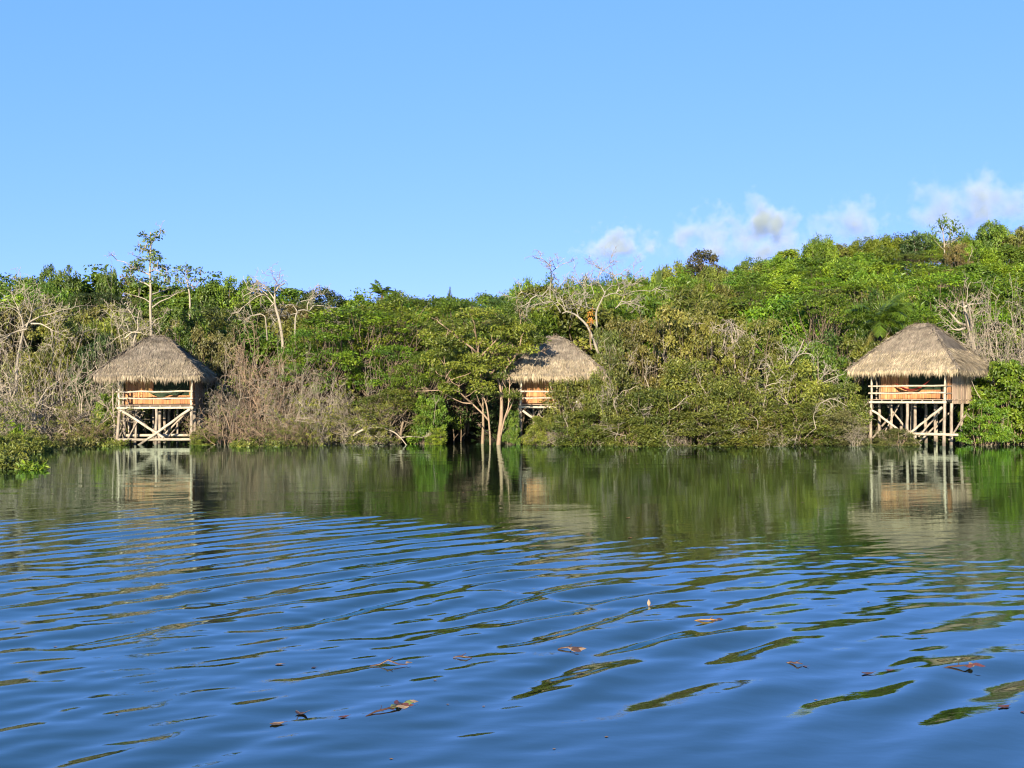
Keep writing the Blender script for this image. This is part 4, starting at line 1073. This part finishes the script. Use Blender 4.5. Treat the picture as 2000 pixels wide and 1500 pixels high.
# twin trunk tree in the water by the dark hollow
custom_tree('tree', 'twin trunk tree with tan stems standing in the water before the dark hollow', 'tree', 69.9,
    [(973, 885), (974, 862), (979, 820), (980, 785), (977, 755), (972, 740)],
    [[(958, 884), (957, 850), (954, 812), (950, 790), (944, 772), (940, 745), (938, 720), (934, 690)],
     [(955, 822), (945, 810), (930, 796), (922, 788), (904, 787), (888, 780), (872, 770), (856, 762)], [(922, 788), (908, 776), (898, 766), (896, 754)],
     [(978, 850), (986, 815), (993, 795), (994, 776), (995, 762)], [(986, 816), (996, 798), (1002, 784)], [(972, 742), (964, 738), (958, 730), (950, 716)], [(972, 742), (978, 732), (988, 720), (1000, 706)],
     [(980, 784), (982, 770), (980, 750), (986, 730)], [(934, 692), (922, 680), (906, 668), (884, 650), (866, 636)], [(936, 700), (950, 684), (970, 664), (982, 640)], [(960, 690), (990, 660), (1014, 640)], [(934, 690), (930, 660), (926, 630)], [(958, 730), (990, 700), (1020, 690), (1046, 688)], [(957, 848), (948, 842), (942, 832)], [(955, 690), (1000, 668), (1034, 664)]],
    [(870, 640), (885, 628), (900, 618), (918, 612), (935, 610), (952, 612), (968, 620), (985, 626), (1002, 632), (1018, 640), (1030, 648), (1042, 662), (1030, 672), (1012, 668), (994, 660), (976, 652), (958, 645), (940, 640), (922, 638), (904, 645), (886, 655), (872, 664), (880, 676), (898, 670), (916, 664), (934, 668), (952, 676), (970, 680), (988, 684), (1008, 684), (1030, 682), (862, 655), (890, 690), (908, 694), (926, 698), (960, 700), (978, 704), 
     (874, 706), (890, 712), (906, 720), (922, 716), (884, 728), (900, 738), (916, 736), (870, 722), (934, 722), (948, 714), (866, 690), (944, 752), (930, 760), (952, 764), (1002, 772), (996, 766), (872, 752), (880, 762), (1016, 658), (1000, 646), (984, 640), (860, 672), (838, 650), (846, 668), (852, 690), (842, 704), (1040, 660), (1052, 664), (976, 734), (1028, 640), (850, 634), (984, 716)],
    'tan', (0.135, 0.168, 0.016), 46, 0.165, (0.19, 0.095), 210, 0.80, 0.34, 1, 0.9, 0.05, 0.5, lead=-0.8)
custom_tree('tree', 'dark leaning trunk with broken top in the shade behind the twin trunk tree', 'tree', 71.6,
    [(942, 872), (944, 830), (943, 790), (944, 770)], [[(944, 800), (936, 786), (930, 770)], [(944, 772), (952, 764), (960, 770)]], [(938, 768), (950, 762), (930, 776)], 'brown', 'mid', 47, 0.11, (0.2, 0.1), 40, 0.4, 0.4)
for i, (px, yb, yt) in enumerate(((886, 866, 838), (900, 864, 812))):
    custom_tree('sapling', ('thin bare sapling standing in the water of the dark hollow', 'taller thin bare sapling inside the dark hollow')[i], 'sapling', 72.5 + i,
                [(px, yb + 12), (px + 1, (yb + yt) / 2), (px - 1, yt)], [[(px, yb - 8), (px + 8, yb - 18)]], [], 'brown', 'grey', 60 + i, 0.035)

# distinct skyline shapes
SKYL = [
 ('airy', 135, 520, 64, 118, 'mid', 'bushy tree breaking the skyline beside the tall slender tree'),
 ('airy', 92, 522, 50, 119, 'mid', 'loose crown on the skyline above the large leafless tree'),
 ('airy', 203, 522, 36, 119, 'mid', 'tufted treetop on the skyline, one of a close pair beside the tall slender tree'),
 ('airy', 222, 530, 28, 120, 'mid', 'smaller tufted treetop close to the taller one beside the tall slender tree'),
 ('round', 455, 546, 110, 112, 'bright', 'broad bright crown on the skyline above the brown thicket'),
 ('round', 410, 556, 80, 110, 'mid', 'green crown on the skyline between the sparse thin crown and the broad bright one'),
 ('airy', 878, 562, 16, 118, 'deep', 'tiny dark spire of leaves on the skyline above the dark hollow'),
 ('airy', 1376, 492, 100, 176, (0.105, 0.088, 0.03), 'reddish dark crown breaking the skyline above the rust tinged bushes'),
 ('airy', 1786, 452, 70, 196, 'deep', 'dark wide crown on the skyline above the golden hut'),
 ('round', 1940, 432, 74, 196, 'mid', 'tall dense tree on the crest of the hill above the big grey thicket'),
 ('airy', 1995, 446, 60, 194, 'olive', 'olive treetop on the crest at the edge of the picture'),
 ('tuft', 1605, 466, 70, 196, 'bright', 'bright tufted tree on the crest above the eave of the golden hut'),
 ('tuft', 1288, 528, 16, 170, 'mid', 'tiny tufted treetop on the skyline beside the white dead trees'),
 ('crownbush', 1868, 474, 70, 170, 'brown', 'brownish bush on the crest below the lone sapling'),
]
for (k, px, yt, wp, Y, lc, lab) in SKYL:
    place(k, px, yt, wp, Y, lc, 'grey', lab, name='tree', cat='tree')
custom_tree('sapling', 'lone sparse sapling with upright leaf tufts against the clouds on the crest', 'sapling', 180.0,
    [(1846, 500), (1845, 470), (1842, 450), (1841, 436)],
    [[(1846, 480), (1856, 462), (1858, 448)], [(1848, 484), (1864, 464), (1868, 444)], [(1846, 486), (1830, 470), (1822, 456)], [(1848, 478), (1872, 466), (1878, 452)]],
    [(1841, 432), (1841, 440), (1845, 436), (1852, 442), (1858, 448), (1868, 440), (1868, 448), (1878, 452), (1880, 460), (1876, 466), (1822, 456), (1829, 453), (1820, 462), (1860, 458), (1842, 450), (1855, 468)],
    'grey', 'mid', 48, 0.12, (0.65, 0.24), 20, 0.75, 1.9, rise=2.5)

# palms
def palm(name, label, px, ytop, ybase_crown, Y, frond_px, n, leafc, seed, deadf=3):
    rng = np.random.default_rng(seed)
    x = (px - 1000) / F * Y; zb = float(ground(x, Y)); zc = HC + (HOR - ybase_crown) / F * Y; Lf = frond_px / F * Y
    R = empty(name, (x, Y, zb)); tag(R, label, 'palm')
    g = Geo(); limb(g, rng, (0, 0, -0.3), (0, 0, zc - zb), 0.16, 0.12, 0.02, 8, 8); t = g.build('trunk', BARK, R); t.color = (*BARKCOL['dark'], 1)
    for k in range(n + deadf):
        dead = k >= n
        a = rng.uniform(0, 2 * math.pi) if k else math.pi
        el = math.radians(rng.uniform(20, 82)) if not dead else math.radians(rng.uniform(-30, 10))
        g = Geo(); m = 16; p = np.array([0, 0, zc - zb]); d = np.array([math.cos(a) * math.cos(el), math.sin(a) * math.cos(el), math.sin(el)])
        pts = [p]
        for i in range(m):
            d = unit(d + np.array([0, 0, -0.085 - 0.05 * rng.uniform()])); pts.append(pts[-1] + d * Lf / m)
        pts = np.array(pts); g.tube(pts, np.linspace(0.04, 0.012, m + 1), 4)
        tan = unit(np.gradient(pts, axis=0)); sd = unit(np.cross(tan, np.array([0, 0, 1.0]))); 
        q = np.repeat(np.arange(2, m + 1), 5); fr = rng.uniform(-0.5, 0.5, len(q))[:, None]
        for s in (-1, 1):
            b = pts[q] + fr * tan[q] * Lf / m
            dirn = unit(sd[q] * s * 0.8 + tan[q] * 0.55 + np.array([0, 0, -0.55]) + rng.normal(0, 0.12, (len(q), 3)))
            ll = Lf * 0.30 * np.sin(np.clip(q / m * 0.9 + 0.1, 0, 1) * math.pi) ** 0.5
            nn = unit(np.cross(dirn, tan[q]))
            blades(g, rng, b, dirn, nn, ll, 0.05, rng.uniform(0.2, 0.8, len(q)))
        f = g.build('frond', LEAF, R); f.color = (*(LEAFCOL['rust'] if dead else LEAFCOL[leafc]), 1)
        if dead: f['label'] = 'dry rust brown frond'
palm('palm_tree', 'palm with arching fronds and dry rust fronds by the roof of the golden hut', 1717, 560, 632, 79.0, 82, 14, 'mid', 51)
palm('palm_tree', 'small distant palm tuft poking above the skyline over the broad layered tree', 746, 552, 575, 118.0, 34, 10, 'mid', 52, 0)

# orange flower clump in the dead trees
rngf = np.random.default_rng(9)
R = empty('flower_cluster', at(1155, 624, 79.0)); tag(R, 'orange flowering clump lodged below the white dead trees', 'flower clump')
g = Geo(); cen = rngf.normal(0, 0.16, (8, 3)) * np.array([1, 1, 1.8]); clusters(g, rngf, cen, np.zeros(3), 0.17, 14, 0.18, 0.09, 1.2, up=0.2, outb=0.8, jit=0.6, rise=1.0)
o = g.build('petals', LEAF, R); o.color = (0.50, 0.24, 0.03, 1)
g = Geo(); limb(g, rngf, (0, 0, -2.2), (0, 0, 0), 0.06, 0.03); o = g.build('stem', BARK, R); o.color = (*BARKCOL['brown'], 1)

# floating weeds near the bank
def weed(px, py, wpx, hpx, leafc, label, seed, n=40, per=36, cat='water plant', leaf=(0.22, 0.085)):
    rng = np.random.default_rng(seed); Y = HC * F / (py - HOR); x = (px - 1000) / F * Y; wd = wpx / F * Y; h = hpx / F * Y
    R = empty('water_plant', (x, Y, 0)); tag(R, label, cat, 'weeds floating near the bank')
    cen = np.stack([rng.uniform(-0.5, 0.5, n) * wd, rng.uniform(-0.4, 0.5, n) * wd * 0.9, rng.uniform(0.02, 1, n) ** 1.4 * h], -1)
    cen[:, 2] *= np.clip(1.05 - np.abs(cen[:, 0]) / (wd * 0.5) * 0.75, 0.1, 1)
    b = Geo()
    for c in cen: limb(b, rng, (c[0] * 0.9, c[1] * 0.9, -0.2), c, 0.018, 0.008, 0.1, 4, 5)
    t = b.build('stem', BARK, R); t.color = (0.14, 0.15, 0.05, 1)
    g = Geo(); clusters(g, rng, cen, np.array([0, 0, -0.3]), 0.26, per, leaf[0], leaf[1], 0.6, up=0.5, outb=0.5, jit=0.7, rise=0.3)
    c = g.build('foliage', LEAF, R); c.color = (*LEAFCOL[leafc], 1)
weed(14, 914, 100, 36, 'olive', 'olive green weed clump floating closest to the camera at the bank', 71, 70, 40)
weed(64, 918, 40, 12, 'lime', 'low yellow green tips of weed trailing from the floating clump', 72, 16, 20)
weed(22, 883, 130, 48, 'olive', 'weed bed standing behind the floating clump', 73, 90, 40)
weed(24, 876, 50, 56, 'lime', 'bright lime stems of weed rising above the weed bed', 74, 14, 18, leaf=(0.26, 0.12))
weed(110, 872, 150, 26, 'brown', 'brownish weed fringe along the water below the leafless tangle', 75, 60, 26)
weed(185, 871, 100, 20, 'olive', 'thin weed fringe along the water near the green hammock hut', 76, 36, 24)
weed(510, 871, 120, 14, 'olive', 'green weed fringe under the brown leafless thicket', 77, 44, 26)

# forest undergrowth (uncountable)
def undergrowth():
    rng = np.random.default_rng(91); n = 2600
    Y = 76 + (210 - 76) * rng.uniform(0, 1, n) ** 1.3; u = rng.uniform(-150, 2150, n); X = (u - 1000) / F * Y
    Z = ground(X, Y) + rng.uniform(0.1, 1.0, n) * np.minimum(2.2, 0.3 + (Y - 76) * 0.12)
    cen = np.stack([X, Y, Z], -1)
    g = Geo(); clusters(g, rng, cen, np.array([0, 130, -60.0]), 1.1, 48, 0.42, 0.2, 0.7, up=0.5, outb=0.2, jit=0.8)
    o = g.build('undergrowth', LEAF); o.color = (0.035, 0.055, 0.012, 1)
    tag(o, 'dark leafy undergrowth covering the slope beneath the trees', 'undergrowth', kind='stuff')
undergrowth()

# ------------------------------------------------------------------ things afloat
BROWN = plain('wet_leaf_brown', (0.085, 0.045, 0.03), 0.45, 0.4, 30)
TAN = plain('dry_leaf_tan', (0.30, 0.20, 0.12), 0.6, 0.3, 30)
REDL = plain('red_leaf', (0.14, 0.045, 0.035), 0.45, 0.4, 30)
ORANGEL = plain('orange_leaf', (0.30, 0.155, 0.05), 0.6, 0.3, 30)
GREENL = plain('green_leaf', (0.16, 0.20, 0.06), 0.6, 0.3, 30)
def waterpt(px, py):
    Y = HC * F / (py - HOR); x = (px - 1000) / F * Y
    return np.array([x, Y, float(wave(np.array(x), np.array(Y)))])
def floating_leaf(px, py, lpx, m, label, seed, curl=0.25, ang=None, upright=False, asp=0.42, group='leaves adrift on the water'):
    rng = np.random.default_rng(seed); p = waterpt(px, py); L = 0.78 * lpx / F * p[1]
    R = empty('floating_leaf', p + np.array([0, 0, 0.003]), rng.uniform(-0.5, 0.5) if ang is None else ang)
    tag(R, label, 'leaf', group)
    nu, nv = 9, 5; t = np.linspace(0, 1, nu); s = np.linspace(-1, 1, nv)
    T, Sg = np.meshgrid(t, s, indexing='ij')
    wd = asp * L * np.sin(np.clip(T, 0.02, 0.98) * math.pi) ** 0.8 * (1.15 - 0.4 * T)
    X = (T - 0.5) * L; Yv = Sg * wd * 0.5 * 1.6
    Z = curl * L * ((T - 0.45) ** 2 * 0.9) + np.abs(Sg) * wd * 0.12 + 0.01 * L * np.sin(T * 13 + seed)
    if upright: X, Z = Sg * wd * 0.5, T * L; Yv = 0.08 * L * Sg ** 2 + 0.15 * L * T ** 2
    v = np.stack([X, Yv, Z], -1).reshape(-1, 3); i = np.arange(nu - 1)[:, None] * nv; j = np.arange(nv - 1)[None]
    g = Geo(); g.add(v, np.stack([i + j, i + j + 1, i + nv + j + 1, i + nv + j], -1).reshape(-1, 4), 0.5, True); g.build('blade', m, R)
    g = Geo()
    if upright: g.tube([(0, 0, 0), (L * 0.35, 0, 0.005), (L * 0.6, 0.02, 0.01)], 0.018 * L + 0.002, 5)
    else: g.tube([(-L * 0.45, 0, curl * L * 0.3), (0, 0, 0.012 * L), (L * 0.5, 0, curl * L * 0.28), (L * 0.66, 0.03 * L, curl * L * 0.34)], [0.016 * L, 0.02 * L, 0.016 * L, 0.012 * L], 5)
    g.build('stalk', BROWN, R)
def floating_twig(px, py, lpx, m, label, seed, ang, kink=0.25, leavesn=0, lm=None):
    rng = np.random.default_rng(seed); p = waterpt(px, py); L = lpx / F * p[1]
    R = empty('floating_twig', p + np.array([0, 0, 0.006]), ang); tag(R, label, 'twig', 'twigs adrift on the water')
    g = Geo(); k = rng.uniform(0.3, 0.65)
    g.tube([(-L / 2, 0, 0.0), (-L / 4, 0.02, 0.012), (-L / 2 + L * k, 0, L * kink * 0.28), (L / 4, -0.02, 0.02), (L / 2, 0.03, 0.0)], [0.007, 0.010, 0.011, 0.008, 0.005], 5, True)
    g.tube([(-L / 2 + L * k, 0, L * kink * 0.25), (-L / 2 + L * k + 0.06, 0.05, L * kink * 0.25 + 0.03)], [0.006, 0.003], 4, True)
    g.build('stick', m, R)
    for q in range(leavesn):
        x = rng.uniform(-0.1, 0.48) * L; l = rng.uniform(0.10, 0.18); a = rng.uniform(-0.9, 0.9); t = np.linspace(0, 1, 6)
        w_ = 0.22 * l * np.sin(np.clip(t, 0.03, 0.97) * math.pi)
        c = np.stack([x + t * l * math.cos(a), rng.normal(0, 0.03) + t * l * math.sin(a), 0.012 + 0.05 * l * np.sin(t * 5 + q) + 0.03 * rng.uniform()], -1) if False else np.stack([x + t * l * math.cos(a), rng.normal(0, 0.03) + t * l * math.sin(a), 0.015 + 0.06 * l * np.sin(t * 5 + q)], -1)
        sd = np.array([-math.sin(a), math.cos(a), 0.35])
        v = np.concatenate([c - sd * w_[:, None], c + sd * w_[:, None]]); jj = np.arange(5)
        g = Geo(); g.add(v, np.stack([jj, jj + 1, jj + 7, jj + 6], -1), 0.5, True); g.build('leaf', lm[q % len(lm)] if lm else BROWN, R)
floating_leaf(1267, 1182, 17, TAN, 'pale tan leaf standing upright on the water before the half hidden hut reflection', 1, upright=True, asp=0.5)
floating_leaf(590, 1390, 34, BROWN, 'dark brown curled leaf with raised ends on the open blue water', 2, 0.9)
floating_leaf(543, 1411, 38, TAN, 'tan leaf with a dark stalk lying beside the dark curled leaf', 3, 0.35, 0.35)
floating_leaf(672, 1402, 28, REDL, 'reddish leaf afloat between the curled leaf and the leafy twig', 4, 0.4)
floating_leaf(547, 1297, 22, TAN, 'small pale leaf afloat above the dark curled leaf', 5, 0.2)
floating_leaf(1693, 1310, 32, BROWN, 'brown leaf with upturned tips beside a smaller dark red one', 6, 0.5)
floating_leaf(1735, 1306, 22, REDL, 'small dark red leaf beside the brown upturned leaf', 7, 0.4)
floating_leaf(1958, 1384, 36, REDL, 'large dark red leaf near the picture edge on the blue water', 8, 0.3, 0.4)
floating_leaf(1226, 1012, 12, ORANGEL, 'orange leaf standing out of the calm olive reflection', 9, 0.8)
floating_leaf(1230, 1051, 13, ORANGEL, 'orange leaf lying just below the other orange leaf in the olive reflection', 10, 0.5)
floating_leaf(1572, 1302, 14, REDL, 'tiny red leaf at the end of a thin floating twig', 12, 0.4)
floating_leaf(1995, 1393, 14, REDL, 'red leaf cut by the picture edge next to the large dark red leaf', 13, 0.4)
floating_leaf(614, 1299, 14, BROWN, 'small brown leaf next to the small pale leaf', 14, 0.2)
floating_twig(760, 1303, 72, BROWN, 'bent dark twig raised at its middle on the blue water', 1, 0.1, 0.55, 1, [TAN])
floating_twig(903, 1285, 36, BROWN, 'short forked brown twig on the blue water', 2, -0.2, 0.3)
floating_twig(758, 1388, 112, BROWN, 'long leafy twig with green and brown leaves, the longest adrift', 3, 0.85, 0.1, 9, [GREENL, TAN, BROWN, REDL])
floating_twig(1105, 1268, 32, BROWN, 'small twig with grey brown leaves on the rippled water', 4, 0.1, 0.4, 4, [BROWN, TAN])
floating_twig(1380, 1209, 48, ORANGEL, 'yellow brown twig with a dark leaf in the olive ripples', 5, 0.0, 0.15, 2, [BROWN])
floating_twig(1550, 1300, 30, BROWN, 'thin dark twig holding a tiny red leaf', 6, -0.4, 0.2)
floating_twig(1868, 1309, 76, BROWN, 'long thin twig with small red brown leaves on the blue water', 7, 0.35, 0.12, 5, [REDL, TAN, BROWN])
rngS = np.random.default_rng(123)
SPK = [(103, 965), (853, 925), (880, 926), (772, 932), (690, 940), (1245, 906), (1345, 893), (1478, 914), (1520, 908), (1590, 910), (1610, 918), (1445, 971), (1567, 981), (905, 962), (1330, 889), (620, 985), (980, 905), (1970, 970), (1720, 1015), (795, 895), (540, 1015),
       (230, 1395), (110, 1260), (945, 1375), (875, 1374), (1695, 1174), (1800, 1240), (1592, 1359), (1184, 1438), (1082, 1461), (60, 1330), (765, 1478), (1720, 1238), (850, 1330), (1180, 1010)]
for i, (px, py) in enumerate(SPK):
    far = py < 1030
    floating_leaf(px, py, rngS.uniform(6, 9) if far else rngS.uniform(7, 10), [TAN, ORANGEL, TAN][i % 3],
                  'tiny pale leaf speck adrift on the calm reflection near the bank' if far else 'tiny pale leaf speck adrift on the open rippled water', 200 + i, 0.2, asp=0.5,
                  group='leaf specks on the calm reflection' if far else 'leaf specks on the rippled water')

# ------------------------------------------------------------------ clouds low over the hill
def cloud(px, py, wpx, hpx, dens, label, seed, Y=2600.0, flatb=0.25, nz=1.7):
    m = bpy.data.materials.new('cloud_vapour'); m.use_nodes = True; N = m.node_tree.nodes; L = m.node_tree.links
    N.remove(N['Principled BSDF'])
    pv = N.new('ShaderNodeVolumePrincipled'); pv.inputs['Color'].default_value = (0.40, 0.455, 0.425, 1); pv.inputs['Anisotropy'].default_value = -0.15
    tc = N.new('ShaderNodeTexCoord')
    ln = N.new('ShaderNodeVectorMath'); ln.operation = 'LENGTH'; L.new(tc.outputs['Object'], ln.inputs[0])
    mp = N.new('ShaderNodeMapping'); mp.inputs['Location'].default_value = (seed * 3.7, seed * 1.3, 0); mp.inputs['Scale'].default_value = (wpx / hpx, wpx / hpx, 1.0)
    L.new(tc.outputs['Object'], mp.inputs['Vector'])
    no = N.new('ShaderNodeTexNoise'); no.inputs['Scale'].default_value = nz; no.inputs['Detail'].default_value = 6; no.inputs['Roughness'].default_value = 0.58
    L.new(mp.outputs[0], no.inputs['Vector'])
    sh = math_node(N, L, 'MULTIPLY_ADD', ln.outputs['Value'], -1.0, 0.52)
    sm = math_node(N, L, 'MULTIPLY_ADD', math_node(N, L, 'SUBTRACT', no.outputs['Fac'], 0.5), 3.2, sh)
    L.new(math_node(N, L, 'MULTIPLY', math_node(N, L, 'MAXIMUM', sm, 0.0), dens), pv.inputs['Density'])
    L.new(pv.outputs[0], N['Material Output'].inputs['Volume'])
    import bmesh
    bm = bmesh.new(); bmesh.ops.create_icosphere(bm, subdivisions=3, radius=1.0)
    me = bpy.data.meshes.new('cloud'); bm.to_mesh(me); bm.free(); me.materials.append(m)
    o = bpy.data.objects.new('cloud', me); COL.objects.link(o)
    p = at(px, py, Y); o.location = p; k = Y / F
    o.scale = (wpx * k * 0.5, wpx * k * 0.4, hpx * k * 0.5)
    tag(o, label, 'cloud', 'clouds low over the hill')
cloud(1205, 478, 210, 110, 0.05, 'small cumulus wisp lowest over the white dead trees', 1)
cloud(1375, 462, 180, 160, 0.05, 'puffy cloud above the rust tinged bushes', 2)
cloud(1492, 452, 210, 190, 0.06, 'brightest rounded cloud above the middle of the hill slope', 3)
cloud(1668, 436, 230, 140, 0.03, 'thin grey cloud above the crest near the golden hut', 4)
cloud(1836, 410, 190, 190, 0.03, 'soft towering cloud above the lone sapling', 5)
cloud(1940, 415, 270, 200, 0.035, 'largest cloud, drifting off the picture edge above the crest', 6)

cloud(1480, 486, 620, 70, 0.006, 'thin grey veil of vapour joining the puffy clouds low above the ridge', 8)

# leftover plant originals that were never placed
for lst in PROTO.values():
    for ent in lst:
        if not ent[3]:
            for ch in list(ent[0].children): bpy.data.objects.remove(ch)
            bpy.data.objects.remove(ent[0])
